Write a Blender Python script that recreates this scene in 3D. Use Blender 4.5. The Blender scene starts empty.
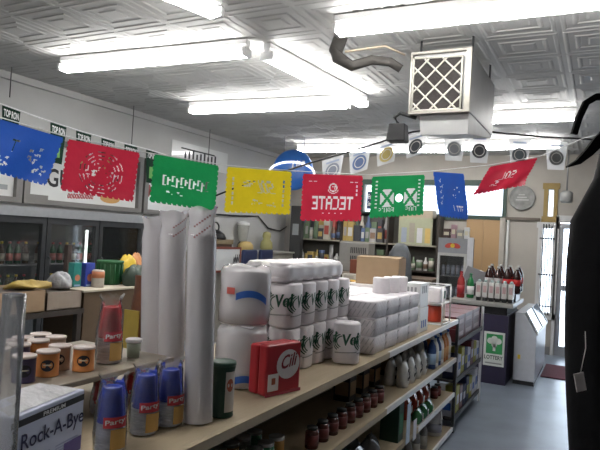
import bpy, math, random
from mathutils import Vector, Matrix
random.seed(7)
S = bpy.context.scene
COL = S.collection
PI = math.pi
# ------------------------------------------------------------------ camera
F = 585.0; H = 1.6
YAW, PITCH, ROLL = math.radians(27.2267), math.radians(1.0), math.radians(3.2)
_f = Vector((-math.sin(YAW)*math.cos(PITCH), math.cos(YAW)*math.cos(PITCH), math.sin(PITCH)))
_r0 = Vector((math.cos(YAW), math.sin(YAW), 0)); _u0 = _r0.cross(_f)
_R = _r0*math.cos(ROLL)+_u0*math.sin(ROLL); _U = -_r0*math.sin(ROLL)+_u0*math.cos(ROLL)
CAM = Vector((0, 0, H))
cd = bpy.data.cameras.new('camera'); cam = bpy.data.objects.new('camera', cd); COL.objects.link(cam)
cd.sensor_width = 36; cd.lens = 36*F/600; cd.clip_start = .02
M3 = Matrix((_R, _U, -_f)).transposed()
cam.matrix_world = Matrix.Translation(CAM) @ M3.to_4x4()
S.camera = cam

def at(px, py, X=None, Y=None, Z=None, d=None):
    """point of the room seen at a photograph pixel, on a given plane"""
    r = _f+_R*((px-300)/F)+_U*((225-py)/F)
    if d is None:
        d = X/r.x if X is not None else Y/r.y if Y is not None else (Z-H)/r.z
    return CAM+r*d

# ------------------------------------------------------------------ materials
MATS = {}
def mat(name, rgb, rough=.55, metal=0, noise=.08, scale=18, bump=0, coat=0, emit=0, spec=.5):
    if name in MATS: return MATS[name]
    m = bpy.data.materials.new(name); m.use_nodes = True; nt = m.node_tree
    b = nt.nodes['Principled BSDF']
    b.inputs['Roughness'].default_value = rough; b.inputs['Metallic'].default_value = metal
    b.inputs['Specular IOR Level'].default_value = spec
    b.inputs['Coat Weight'].default_value = coat
    c = (*rgb, 1)
    b.inputs['Base Color'].default_value = c
    if noise:
        tc = nt.nodes.new('ShaderNodeTexCoord'); nz = nt.nodes.new('ShaderNodeTexNoise')
        nz.inputs['Scale'].default_value = scale; nz.inputs['Detail'].default_value = 4
        nt.links.new(tc.outputs['Object'], nz.inputs['Vector'])
        mx = nt.nodes.new('ShaderNodeMix'); mx.data_type = 'RGBA'
        mx.inputs['A'].default_value = tuple(max(0, v*(1-noise*1.6)) for v in rgb)+(1,)
        mx.inputs['B'].default_value = tuple(min(1, v*(1+noise*1.2)) for v in rgb)+(1,)
        nt.links.new(nz.outputs['Fac'], mx.inputs['Factor'])
        nt.links.new(mx.outputs['Result'], b.inputs['Base Color'])
        if bump:
            bp = nt.nodes.new('ShaderNodeBump'); bp.inputs['Strength'].default_value = bump; bp.inputs['Distance'].default_value = .01
            nt.links.new(nz.outputs['Fac'], bp.inputs['Height']); nt.links.new(bp.outputs['Normal'], b.inputs['Normal'])
    if emit:
        b.inputs['Emission Color'].default_value = c; b.inputs['Emission Strength'].default_value = emit
    MATS[name] = m
    return m

def film(name, tint=(1, 1, 1), clear=.78, rough=.12, gloss=.5, trans=.5):
    """clear plastic film / thin pane: transparent, a little white haze and a gloss"""
    if name in MATS: return MATS[name]
    m = bpy.data.materials.new(name); m.use_nodes = True; nt = m.node_tree
    nt.nodes.clear(); N = nt.nodes.new
    out = N('ShaderNodeOutputMaterial'); tr = N('ShaderNodeBsdfTransparent'); df = N('ShaderNodeBsdfDiffuse'); tl = N('ShaderNodeBsdfTranslucent')
    gl = N('ShaderNodeBsdfGlossy'); gl.inputs['Roughness'].default_value = rough
    df.inputs['Color'].default_value = (*tint, 1); tl.inputs['Color'].default_value = (*tint, 1)
    m0 = N('ShaderNodeMixShader'); m0.inputs[0].default_value = trans; nt.links.new(df.outputs[0], m0.inputs[1]); nt.links.new(tl.outputs[0], m0.inputs[2])
    m1 = N('ShaderNodeMixShader'); m1.inputs[0].default_value = clear
    nt.links.new(m0.outputs[0], m1.inputs[1]); nt.links.new(tr.outputs[0], m1.inputs[2])
    fr = N('ShaderNodeFresnel'); fr.inputs['IOR'].default_value = 1.45
    mu = N('ShaderNodeMath'); mu.operation = 'MULTIPLY'; mu.inputs[1].default_value = gloss; nt.links.new(fr.outputs[0], mu.inputs[0])
    m2 = N('ShaderNodeMixShader'); nt.links.new(mu.outputs[0], m2.inputs[0])
    nt.links.new(m1.outputs[0], m2.inputs[1]); nt.links.new(gl.outputs[0], m2.inputs[2])
    nt.links.new(m2.outputs[0], out.inputs[0])
    MATS[name] = m
    return m

def sheet_mat(name, rgb):
    """thin coloured plastic sheet that lets light through"""
    m = mat(name, rgb, .35, noise=.12, scale=25, bump=.3)
    nt = m.node_tree; b = nt.nodes['Principled BSDF']; out = nt.nodes['Material Output']
    tl = nt.nodes.new('ShaderNodeBsdfTranslucent'); tl.inputs['Color'].default_value = (*rgb, 1)
    mx = nt.nodes.new('ShaderNodeMixShader'); mx.inputs[0].default_value = .45
    nt.links.new(b.outputs[0], mx.inputs[1]); nt.links.new(tl.outputs[0], mx.inputs[2]); nt.links.new(mx.outputs[0], out.inputs['Surface'])
    return m

def wood_mat(name, a, b2, scale=6, rough=.5):
    m = mat(name, a, rough, noise=0); nt = m.node_tree; b = nt.nodes['Principled BSDF']
    tc = nt.nodes.new('ShaderNodeTexCoord'); mp = nt.nodes.new('ShaderNodeMapping'); mp.inputs['Scale'].default_value = (14, .8, 14)
    nz = nt.nodes.new('ShaderNodeTexNoise'); nz.inputs['Scale'].default_value = scale; nz.inputs['Detail'].default_value = 6
    mx = nt.nodes.new('ShaderNodeMix'); mx.data_type = 'RGBA'; mx.inputs['A'].default_value = (*a, 1); mx.inputs['B'].default_value = (*b2, 1)
    nt.links.new(tc.outputs['Object'], mp.inputs[0]); nt.links.new(mp.outputs[0], nz.inputs['Vector'])
    nt.links.new(nz.outputs['Fac'], mx.inputs['Factor']); nt.links.new(mx.outputs['Result'], b.inputs['Base Color'])
    return m

white = mat('white_paint', (.62, .62, .61), .6, noise=.06, scale=3)
wall_w = mat('wall_paint', (.50, .50, .49), .7, noise=.08, scale=2.5, bump=.15)
ceil_m = mat('ceiling_tin_paint', (.47, .465, .45), .65, noise=.10, scale=1.6, bump=.1)
floor_m = mat('floor_concrete', (.22, .26, .32), .32, noise=.25, scale=3, bump=.05)
black = mat('black_plastic', (.012, .012, .013), .4)
dark = mat('dark_metal', (.035, .035, .037), .45)
grey = mat('grey_metal', (.28, .28, .28), .45, .3)
alu = mat('aluminium', (.5, .5, .5), .35, .8)
whitep = mat('white_plastic', (.8, .8, .8), .35)
paperw = mat('white_tissue_wrap', (.80, .76, .79), .35, noise=.05, scale=40, bump=.25)
foam = mat('white_foam', (.90, .885, .90), .5, noise=.02)
wood = wood_mat('shelf_wood', (.36, .285, .19), (.46, .38, .26))
woodgrey = wood_mat('painted_shelf', (.26, .22, .17), (.33, .28, .22))
ply = wood_mat('plywood', (.36, .22, .10), (.46, .30, .15))
card = mat('cardboard', (.36, .25, .15), .8, noise=.08)
carddk = mat('brown_cardboard', (.115, .075, .042), .8, noise=.1)
red = mat('red_print', (.40, .022, .032), .35)
redcup = mat('red_plastic', (.62, .02, .03), .3, noise=.03)
bluecup = mat('blue_plastic', (.02, .07, .62), .3, noise=.03)
palecup = mat('pale_blue_rims', (.74, .78, .92), .35)
palered = mat('pale_rims', (.80, .74, .75), .35)
orange = mat('orange_print', (.75, .22, .03), .4)
yellow = mat('yellow_print', (.75, .52, .03), .45)
green = mat('green_print', (.01, .16, .06), .4)
dkgreen = mat('dark_green', (.012, .05, .03), .4)
navy = mat('navy', (.015, .025, .08), .5)
blue = mat('blue_print', (.03, .12, .45), .4)
tan = mat('tan_label', (.42, .28, .15), .6)
maroon = mat('maroon_label', (.16, .03, .03), .4)
cream = mat('cream', (.62, .57, .42), .6)
ink = mat('black_ink', (.015, .015, .02), .5)
glassm = film('clear_glass', (.9, .95, 1), .97, .03, .9, 0)
filmm = film('clear_film', (1, 1, 1), .80, .22, .9, .2)
milky = film('milky_sleeve', (1, .97, 1), .58, .22, .9, .0)
filmc = film('cup_film', (1, 1, 1), .93, .12, 1.6, .2)
tubem = film('clear_plastic_tube', (.92, .95, 1), .84, .12, 1.3, .35)

# ------------------------------------------------------------------ mesh builder
class MB:
    def __init__(s): s.v = []; s.f = []; s.mi = []; s.cur = 0; s.sm = []
    def add(s, vs, fs, smooth=False):
        b = len(s.v); s.v += [tuple(v) for v in vs]
        for f in fs: s.f.append(tuple(b+i for i in f)); s.mi.append(s.cur); s.sm.append(smooth)
        return s
    def box(s, x0, y0, z0, x1, y1, z1):
        if x0 > x1: x0, x1 = x1, x0
        if y0 > y1: y0, y1 = y1, y0
        if z0 > z1: z0, z1 = z1, z0
        return s.add([(x0,y0,z0),(x1,y0,z0),(x1,y1,z0),(x0,y1,z0),(x0,y0,z1),(x1,y0,z1),(x1,y1,z1),(x0,y1,z1)],
              [(0,3,2,1),(4,5,6,7),(0,1,5,4),(1,2,6,5),(2,3,7,6),(3,0,4,7)])
    def cbox(s, cx, cy, z0, w, d, h): return s.box(cx-w/2, cy-d/2, z0, cx+w/2, cy+d/2, z0+h)
    def obox(s, c, ax, ay, az):
        """box about centre c with half-vectors"""
        c = Vector(c); ax, ay, az = Vector(ax), Vector(ay), Vector(az)
        vs = [c+i*ax+j*ay+k*az for k in (-1,1) for (i,j) in ((-1,-1),(1,-1),(1,1),(-1,1))]
        return s.add(vs, [(0,3,2,1),(4,5,6,7),(0,1,5,4),(1,2,6,5),(2,3,7,6),(3,0,4,7)])
    def lathe(s, prof, n=20, c=(0,0,0), M=None, smooth=True, sq=None, jit=0):
        """profile of (radius, z); sq = superellipse power for squarish sections"""
        vs = []; c = Vector(c)
        for (r, z) in prof:
            for i in range(n):
                a = 2*PI*i/n; ca, sa = math.cos(a), math.sin(a); k = 1
                if sq: k = 1/((abs(ca)**sq+abs(sa)**sq)**(1/sq))
                j = 1+random.uniform(-jit, jit)
                p = Vector((r*k*ca*j, r*k*sa*j, z))
                if M is not None: p = M @ p
                vs.append(c+p)
        fs = []; m = len(prof)
        for q in range(m-1):
            for i in range(n):
                a = q*n+i; b = q*n+(i+1) % n
                fs.append((a, b, b+n, a+n))
        s.add(vs, fs, smooth)
        b = len(s.v)-len(vs)
        if prof[0][0] > 1e-5: s.f.append(tuple(b+i for i in range(n-1, -1, -1))); s.mi.append(s.cur); s.sm.append(False)
        if prof[-1][0] > 1e-5: s.f.append(tuple(b+(m-1)*n+i for i in range(n))); s.mi.append(s.cur); s.sm.append(False)
        return s
    def tube(s, pts, r, n=8):
        pts = [Vector(p) for p in pts]; vs = []
        for i, p in enumerate(pts):
            t = (pts[min(i+1, len(pts)-1)]-pts[max(i-1, 0)]).normalized()
            u = t.cross(Vector((0,0,1)))
            if u.length < 1e-3: u = t.cross(Vector((0,1,0)))
            u.normalize(); w = t.cross(u)
            rr = r[i] if isinstance(r, (list, tuple)) else r
            for k in range(n):
                a = 2*PI*k/n; vs.append(p+u*rr*math.cos(a)+w*rr*math.sin(a))
        fs = []
        for q in range(len(pts)-1):
            for i in range(n):
                a = q*n+i; b = q*n+(i+1) % n; fs.append((a, b, b+n, a+n))
        fs.append(tuple(range(n-1, -1, -1))); fs.append(tuple((len(pts)-1)*n+i for i in range(n)))
        return s.add(vs, fs, True)
    def loft(s, secs, closed=True, cap=True, smooth=True):
        n = len(secs[0]); vs = [p for sec in secs for p in sec]; fs = []
        for q in range(len(secs)-1):
            for i in range(n if closed else n-1):
                a = q*n+i; b = q*n+(i+1) % n; fs.append((a, b, b+n, a+n))
        if cap and closed: fs.append(tuple(range(n-1, -1, -1))); fs.append(tuple((len(secs)-1)*n+i for i in range(n)))
        return s.add(vs, fs, smooth)
    def build(s, name, mats, parent=None, bevel=0, segs=2, loc=None):
        me = bpy.data.meshes.new(name); me.from_pydata(s.v, [], s.f)
        for m in (mats if isinstance(mats, (list, tuple)) else [mats]): me.materials.append(m)
        me.polygons.foreach_set('material_index', s.mi); me.polygons.foreach_set('use_smooth', s.sm)
        me.update()
        o = bpy.data.objects.new(name, me); COL.objects.link(o)
        if parent is not None: o.parent = parent
        if loc is not None: o.location = loc
        if bevel:
            bm = o.modifiers.new('bevel', 'BEVEL'); bm.width = bevel; bm.segments = segs; bm.limit_method = 'ANGLE'
        return o

def tag(o, label, cat, group=None):
    o['label'] = label; o['category'] = cat
    if group: o['group'] = group
    return o
def thing(name, label, cat, loc=(0,0,0), rz=0, group=None):
    o = bpy.data.objects.new(name, None); COL.objects.link(o); o.empty_display_size = .05
    o.location = loc; o.rotation_euler = (0,0,rz)
    return tag(o, label, cat, group)
def struct(o): o['kind'] = 'structure'; return o
def dup(root, loc, rz, label, group=None, scale=None):
    r = root.copy(); COL.objects.link(r); r.location = loc; r.rotation_euler = (0,0,rz); r['label'] = label
    if group: r['group'] = group
    if scale: r.scale = scale
    for ch in list(root.children):
        c = ch.copy(); COL.objects.link(c); c.parent = r
        for g in list(ch.children):
            d = g.copy(); COL.objects.link(d); d.parent = c
    return r
class Kind:
    """first place() keeps the built thing, later ones copy it"""
    def __init__(s, root): s.root = root; s.used = False
    def place(s, loc, rz, label, group=None, scale=None):
        if not s.used:
            s.used = True; r = s.root; r.location = loc; r.rotation_euler = (0,0,rz); r['label'] = label
            if group: r['group'] = group
            if scale: r.scale = scale
            return r
        return dup(s.root, loc, rz, label, group, scale)
ORD = ['first','second','third','fourth','fifth','sixth','seventh','eighth','ninth','tenth','eleventh','twelfth','thirteenth','fourteenth','fifteenth','sixteenth','seventeenth','eighteenth','nineteenth','twentieth']

_tc = {}
def text_mesh(txt, bold=0):
    k = (txt, bold)
    if k in _tc: return _tc[k]
    cu = bpy.data.curves.new('t', 'FONT'); cu.body = txt; cu.extrude = 0; cu.offset = bold; cu.resolution_u = 3
    o = bpy.data.objects.new('t', cu); COL.objects.link(o)
    bpy.context.view_layer.update()
    me = bpy.data.meshes.new_from_object(o.evaluated_get(bpy.context.evaluated_depsgraph_get()))
    vs = [v.co.copy() for v in me.vertices]; fs = [tuple(p.vertices) for p in me.polygons]
    bpy.data.objects.remove(o); bpy.data.curves.remove(cu); bpy.data.meshes.remove(me)
    x0 = min(v.x for v in vs); x1 = max(v.x for v in vs); y0 = min(v.y for v in vs); y1 = max(v.y for v in vs)
    vs = [((v.x-x0)/(x1-x0), (v.y-y0)/(y1-y0)) for v in vs]
    _tc[k] = (vs, fs)
    return _tc[k]
def text(mb, txt, o, r, u, bold=.02, bend=None):
    """flat letters filling the parallelogram at o spanned by r (width) and u (height); bend maps points onto a curved face"""
    vs, fs = text_mesh(txt, bold); o, r, u = Vector(o), Vector(r), Vector(u)
    P = [o+r*a+u*b for a, b in vs]
    if bend: P = [bend(p) for p in P]
    return mb.add(P, fs)
def cylwrap(rad, z=0):
    """maps (arc length, *, height) onto a cylinder of radius rad; arc 0 faces -Y"""
    def g(p):
        a = -PI/2+p.x/rad
        return Vector((rad*math.cos(a), rad*math.sin(a), p.z))
    return g
def arcband(mb, rad, a0, a1, z0, z1, n=10):
    vs = []
    for i in range(n+1):
        a = a0+(a1-a0)*i/n; vs += [(rad*math.cos(a), rad*math.sin(a), z0), (rad*math.cos(a), rad*math.sin(a), z1)]
    return mb.add(vs, [(2*i, 2*i+2, 2*i+3, 2*i+1) for i in range(n)], True)
def discz(mb, rad, ca, z, rw, rh, n=18, wave=0):
    """oval patch on a cylinder"""
    vs = [(rad*math.cos(ca), rad*math.sin(ca), z)]
    for i in range(n):
        t = 2*PI*i/n; a = ca+rw*math.cos(t)/rad
        vs.append((rad*math.cos(a), rad*math.sin(a), z+rh*math.sin(t)))
    return mb.add(vs, [(0, 1+i, 1+(i+1) % n) for i in range(n)], True)

# ================================================================== ROOM
XL, XR, YF, YB, ZC = -5.3, 1.3, 9.7, -1.6, 3.05
struct(MB().box(XL-.8, YB, -.1, XR, YF+.2, 0).build('floor', floor_m))
# pressed tin ceiling: square panels with stepped nested frames
mb = MB(); T = .5; x = XL
nx = int(math.ceil((XR-XL)/T)); ny = int(math.ceil((YF-YB)/T))
for i in range(nx):
    for j in range(ny):
        x0, y0 = XL+i*T, YF-(j+1)*T; cx, cy = x0+T/2, y0+T/2
        prof = [(.25, 0), (.236, .0), (.226, -.012), (.212, -.012), (.202, .004), (.165, .004), (.153, -.014), (.140, -.014), (.128, .004), (.085, .004), (.070, -.012), (.045, -.012)]
        vs = []
        for k, (h, dz) in enumerate(prof):
            hx = h if k < 5 else h; hy = h if k < 5 else h*.86
            vs += [(cx-hx, cy-hy, ZC+dz*.32), (cx+hx, cy-hy, ZC+dz*.32), (cx+hx, cy+hy, ZC+dz*.32), (cx-hx, cy+hy, ZC+dz*.32)]
        fs = []
        for k in range(len(prof)-1):
            for q in range(4):
                a, b = k*4+q, k*4+(q+1) % 4; fs.append((a, a+4, b+4, b))
        k = (len(prof)-1)*4; fs.append((k+3, k+2, k+1, k)); mb.add(vs, fs)
mb.box(XL-.8, YB, ZC+.03, XR, YF+.2, ZC+.1)
struct(mb.build('ceiling', ceil_m))
# left wall around the cooler bay
CY0, CY1, CZ = 3.55, 6.65, 1.66
mb = MB().box(XL-.1, YB, CZ, XL, YF, ZC).box(XL-.1, YB, 0, XL, CY0, CZ).box(XL-.1, CY1, 0, XL, YF, CZ)
mb.box(XL, YB, 2.98, XL+.05, YF, ZC)
struct(mb.build('wall_left', wall_w))
struct(MB().box(XR, YB, 0, XR+.1, YF, ZC).build('wall_right', mat('dark_panel_wall', (.07, .065, .06), .7)))
struct(MB().box(XL-.8, YB-.1, 0, XR, YB, ZC).build('wall_front', wall_w))
# back wall with a high window, a barred sidelight, a slit light and the door
ops = [(-3.75, -1.40, 2.08, 2.56), (-.80, -.645, .62, 1.92), (-.74, -.66, 2.10, 2.52), (-.56, .42, 0.0, 2.02)]
xs = sorted({XL, XR}|{v for o in ops for v in o[:2]}); zs = sorted({0, ZC}|{v for o in ops for v in o[2:]})
mb = MB()
for a, b in zip(xs, xs[1:]):
    for c, d in zip(zs, zs[1:]):
        if any(o[0] <= (a+b)/2 <= o[1] and o[2] <= (c+d)/2 <= o[3] for o in ops): continue
        mb.box(a, YF, c, b, YF+.18, d)
mb.box(-1.42, YF-.06, 0, -1.34, YF, 2.05)
struct(mb.build('wall_back', mat('wall_back_paint', (.42, .39, .345), .7, noise=.15, scale=2.5, bump=.15)))
struct(MB().box(-1.38, YF-.035, 2.02, -.84, YF, 2.07).build('trim_2', mat('trim_brown', (.12, .10, .08), .6)))
struct(MB().tube([(-1.30, YF-.03, .1), (-1.30, YF-.03, 2.02)], .02).build('trim_3', white))
struct(MB().box(-6, YF+.2, -.12, 4, 16, -.06).build('pavement', mat('pavement_concrete', (.5, .5, .5), .8)))
frost = film('frosted_pane', (.95, .95, .95), .25, .3, .3, .9)
def window(n, o, frame, fm, pane=frost, bars=0):
    w = struct(MB().box(o[0]-.08, YF-.03, o[2]-.09, o[1]+.08, YF+.02, o[2]).box(o[0]-.08, YF-.03, o[3], o[1]+.08, YF+.02, o[3]+.09)
        .box(o[0]-.06, YF-.03, o[2], o[0], YF+.02, o[3]).box(o[1], YF-.03, o[2], o[1]+.06, YF+.02, o[3]).build('window_%d' % n, fm)) if frame else None
    p = MB().box(o[0], YF+.10, o[2], o[1], YF+.106, o[3]).build('window_pane', pane, w)
    return w
window(1, ops[0], True, mat('green_window_paint', (.03, .06, .045), .5))
w2 = window(2, ops[1], True, white, glassm)
mb = MB()
for i in range(4):
    x = ops[1][0]+.02+i*.0385; mb.tube([(x, YF-.05, .6), (x, YF-.05, 1.98)], 0.008, 6)
for z in (.72, 1.2, 1.75): mb.box(-.83, YF-.06, z, -.615, YF-.045, z+.02)
mb.build('window_bars', dark, w2)
w3 = window(3, ops[2], True, mat('ochre_curtain', (.34, .24, .09), .8), frost)
dr = struct(MB().box(-.56, YF+.03, 0, -.50, YF+.08, 2.0).box(.34, YF+.03, 0, .42, YF+.08, 2.0).box(-.50, YF+.03, 1.92, .34, YF+.08, 2.0)
    .box(-.50, YF+.03, 0, .34, YF+.08, .14).box(-.50, YF+.03, .98, .34, YF+.08, 1.06).build('door_1', mat('door_aluminium', (.42, .43, .45), .4, .5)))
MB().box(-.50, YF+.05, .14, .34, YF+.056, .98).box(-.50, YF+.05, 1.06, .34, YF+.056, 1.92).build('door_pane', glassm, dr)
MB().tube([(-.47, YF+.03, .95), (-.47, YF-.02, .97), (-.47, YF-.02, 1.12), (-.47, YF+.03, 1.14)], .01).build('door_handle', dark, dr)
struct(MB().box(-.61, YF-.03, 0, -.565, YF+.03, 2.1).box(.43, YF-.03, 0, .5, YF+.03, 2.1).box(-.61, YF-.03, 2.03, .5, YF+.03, 2.12).build('trim_1', white))
struct(MB().box(XL, YF-.015, 0, -.62, YF, .12).build('baseboard_back', grey))

# ================================================================== CEILING LIGHTS
tubeE = mat('lit_tube', (1, .99, .97), emit=26, noise=0)
fixm = mat('fixture_enamel', (.7, .7, .7), .35)
def fixture(label, p0, p1, ntubes=2, glow=tubeE):
    p0, p1 = Vector(p0), Vector(p1); L = (p1-p0).length; d = (p1-p0).normalized(); n = Vector((-d.y, d.x, 0))
    t = thing('fluorescent_light', label, 'ceiling light', (p0+p1)/2, 0, 'fluorescent fixtures on the ceiling')
    hb = MB(); h = L/2; d = d.copy()
    for zz, w in ((.085, .034), (.045, .024)):
        hb.obox((0,0,zz), d*h, n*w, Vector((0,0,.022)))
    hb.build('housing', fixm, t, bevel=.006)
    for k in range(ntubes):
        off = n*((k-(ntubes-1)/2)*.058)
        MB().tube([off-d*(h-.03), off+d*(h-.03)], .019, 10).build('tube', glow, t)
    for sg in (-1, 1):
        MB().obox(d*(h-.012)*sg+Vector((0,0,.012)), d*.012, n*.055, Vector((0,0,.03))).build('lamp_holder', whitep, t)
    return t
ZL = 2.93
def lp(px, py): p = at(px, py, Z=ZL); return p
fixture('fluorescent light nearest the top left corner, crossing above the blue flag', lp(62, 70), lp(248, 54))
fixture('fluorescent light behind the first row, above the green lettered flag', lp(190, 112), lp(349, 106))
fixture('twin fluorescent light running down the aisle and joining two crosswise lights', lp(266, 57), lp(364, 106), 2)
fixture('fluorescent light at the upper right in front of the filter box', lp(335, 33), (.75, 3.5, ZL))
fixture('short fluorescent light cut off by the top edge', at(140, -16, Z=ZL), lp(218, 16))
fixture('unseen fluorescent fill light added above the near end of the long shelf', (-3.3, .2, ZL), (-1.0, .2, ZL))  # added fixture out of view, brightens the camera-facing fronts of the goods
fixture('farthest fluorescent light, above the red and green far flags', lp(297, 150.5), lp(450, 151))
fixture('fluorescent light behind the right side of the filter box', lp(470, 122), lp(577, 118.5))
fixture('fluorescent light above the pale emblem pennants near the door', lp(452, 149), lp(562, 146.5))

# ================================================================== GONDOLA
GX, GB = -1.03, -1.90; GM = -1.47; GY0, GY1 = .35, 5.0
g = thing('gondola_shelf', 'long double sided wooden store shelf along the aisle, loaded with paper goods', 'shelf', (GX, 0, 0))
def gp(mb, name, m, bevel=.004): return mb.build(name, m, g, bevel)
ox = -GX
def gbox(x0, y0, z0, x1, y1, z1): return MB().box(x0+ox, y0, z0, x1+ox, y1, z1)
ZT, Z2, Z3, Z4 = .97, .65, .36, .07
for z in (ZT, Z2, Z3, Z4):
    s = gp(gbox(GX-.015, GY0, z-.028, GB if z == ZT else GM, GY1, z-.002), 'shelf', wood)
    gbox(GX-.015, GY0, z-.034, GX, 3.2 if z != Z3 else 3.9, z-.0015).build('edge_strip', wood, s)
    gbox(GX-.015, 3.2 if z != Z3 else 3.9, z-.034, GX, GY1, z-.0015).build('price_rail', mat('white_rail', (.72, .72, .72), .3), s)
for z in (Z2, Z3, Z4): gp(gbox(GM-.02, GY0, z-.028, GB, GY1, z), 'back_shelf', wood)
gp(gbox(GM-.02, GY0, .0, GM, GY1, ZT-.03), 'back_panel', mat('pegboard', (.06, .055, .05), .8))
gp(gbox(GX-.06, GY0, 0, GB+.06, GY1, .04), 'kick_base', dark)
for y in (GY0, 1.86, 3.43, GY1-.03):
    gp(gbox(GM-.05, y, .04, GM+.02, y+.03, ZT-.03), 'upright', dark)
up = gp(gbox(-1.40, .45, 1.10, -1.88, 1.755, 1.1185), 'upper_shelf', woodgrey)
for y in (.55, 1.15): gbox(-1.80, y, ZT, -1.84, y+.03, 1.10).build('shelf_support', dark, up)
gbox(-1.86, 1.65, ZT, -1.83, 1.68, 1.10).build('shelf_support', dark, up)

# ---- end rack beyond the gondola
RY0, RL = 5.06, 1.22
e = thing('end_rack', 'dark metal rack of cartons standing beyond the far end of the long shelf', 'rack', (-1.05, RY0, 0))
for dx in (0, -.42):
    for dy in (0, RL-.025):
        MB().box(dx-.012, dy, 0, dx+.012, dy+.025, .97).build('post', whitep if dx == 0 and dy > 0 else dark, e)
for z in (.10, .42, .74):
    s = MB().box(-.43, 0, z, .0, RL, z+.018).build('shelf', dark, e)
    MB().box(.0, 0, z-.01, .006, RL, z+.03).build('front_lip', dark, s)

# ================================================================== GOODS ON TOP
# --- foam cup sleeves
def foam_stack():
    t = thing('foam_cup_stack', '', 'cup stack', group='tall sleeves of white foam cups')
    prof = [(.036, 0)]; n = 24
    for i in range(n):
        z = .012+i*.0245; prof += [(.0448, z), (.0455, z+.003), (.0455, z+.009), (.0446, z+.011), (.0448, z+.0235)]
    prof += [(.0455, .604), (.0455, .612), (.04, .613), (.034, .56)]
    MB().lathe(prof, 24).build('cups', foam, t)
    b = MB(); secs = []
    for k, (r, z, fl) in enumerate(((.0475, .002, 0), (.0478, .2, 0), (.048, .4, 0), (.048, .6, 0), (.046, .625, .1), (.043, .65, .3), (.046, .68, .55), (.052, .70, .6))):
        sec = []
        for i in range(36):
            a = 2*PI*i/36; rr = r*(1+.02*math.sin(7*a+k)+fl*.18*math.sin(5*a+1))
            y = rr*math.sin(a)*(1-fl*.75); sec.append((rr*math.cos(a)*(1+fl*.05), y, z+fl*.012*math.sin(3*a)))
        secs.append(sec)
    b.loft(secs, cap=False).build('sleeve', milky, t)
    tb = MB()
    for q in range(2):
        for k in range(7):
            z = .60+q*.035+k*.006; a0 = -1.5+k*.17
            arcband(tb, .0495, a0, a0+.13, z, z+.006, 3)
    tb.build('printed_marks', mat('brown_ink', (.28, .12, .12), .5), t)
    return Kind(t)
fs = foam_stack()
p = at(198, 421, Z=ZT+.002); fs.place(p, 0, 'tall white foam cup sleeve, front of three, standing by the dark green can').rotation_euler = (0, -.046, 0)
p = at(173.5, 330, d=2.33); fs.place((p.x, p.y, ZT+.002), .0, 'tall white foam cup sleeve, middle one of three, behind the front sleeve', scale=(1.08, 1.08, .99)).rotation_euler = (0, -.04, .6)
p = at(155, 330, d=2.52); fs.place((p.x, p.y, ZT+.003), .0, 'tall white foam cup sleeve, leftmost of three, behind the upper shelf end', scale=(1.08, 1.08, .96)).rotation_euler = (0, -.055, 1.4)

# --- party cups in film bags
def cup_pack(kind, cup, rims, plural):
    t = thing('plastic_cup_pack', '', 'cup pack', group='bagged '+kind+' party cups')
    prof = [(.030, 0)]
    for i in range(9):
        z = .002+i*.0085; prof += [(.0385-i*.0002, z), (.040-i*.0002, z+.002), (.040-i*.0002, z+.005), (.0375-i*.0002, z+.007)]
    MB().lathe(prof+[(.036, .079), (.0, .079)], 24).build('cup_rims', rims, t)
    MB().lathe([(.0375, .0795), (.0375, .084), (.036, .086), (.027, .172), (.0265, .176), (.023, .177), (.022, .172), (0, .172)], 24).build('top_cup', cup, t)
    secs = []
    for k, (r, z, fl) in enumerate(((.044, 0, 0), (.045, .05, 0), (.044, .1, .05), (.040, .15, .1), (.036, .18, .25), (.032, .195, .6), (.042, .212, .8))):
        sec = []
        for i in range(32):
            a = 2*PI*i/32; rr = r*(1+.05*math.sin(5*a+k*2.1)+.03*math.sin(11*a+k))
            sec.append((rr*math.cos(a), rr*math.sin(a)*(1-.7*fl), z+.01*fl*math.sin(4*a)))
        secs.append(sec)
    MB().loft(secs, cap=False).build('film_bag', filmc, t)
    lb = MB(); arcband(lb, .0475, -PI/2-.2, -PI/2+1.25, .072, .102); l = lb.build('label', mat('cup_label', (.55, .05, .07), .4), t)
    tb = MB(); text(tb, 'Party', (-.004, 0, .076), (.058, 0, .006), (0, 0, .018), bend=cylwrap(.0482)); tb.build('lettering', whitep, l)
    sb = MB(); arcband(sb, .0474, -PI/2+.25, -PI/2+1.3, .012, .068); sb.build('sticker', mat('cup_sticker', (.62, .38, .12), .45), t)
    return Kind(t)
bc = cup_pack('blue', bluecup, palecup, 1)
bc.place(at(109, 449, Z=ZT), .55, 'bagged stack of blue plastic cups beside the diaper box', 'bagged blue party cups')
bc.place(at(168, 424, Z=ZT), .75, 'bagged stack of blue plastic cups against the front foam cup sleeve', 'bagged blue party cups')
bc.place(at(143, 432, Z=ZT), .6, 'bagged stack of blue plastic cups in the middle of the three blue stacks', 'bagged blue party cups')
rc = cup_pack('red', redcup, palered, 1)
rc.place(at(108, 362, Z=1.12), .6, 'bagged stack of red plastic cups on the upper shelf', 'bagged red party cups', (1.0, 1.0, 1.1))
for k, (px, py) in enumerate(((92, 423), (130, 412))):
    p = at(px, py, Z=ZT); rc.place((-1.46, p.y+.10, ZT), .3, ['bagged stack of red plastic cups in shade behind the diaper box', 'bagged stack of red plastic cups in shade under the upper shelf, behind blue cups'][k], 'bagged red party cups', (1, 1, .56))

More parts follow.
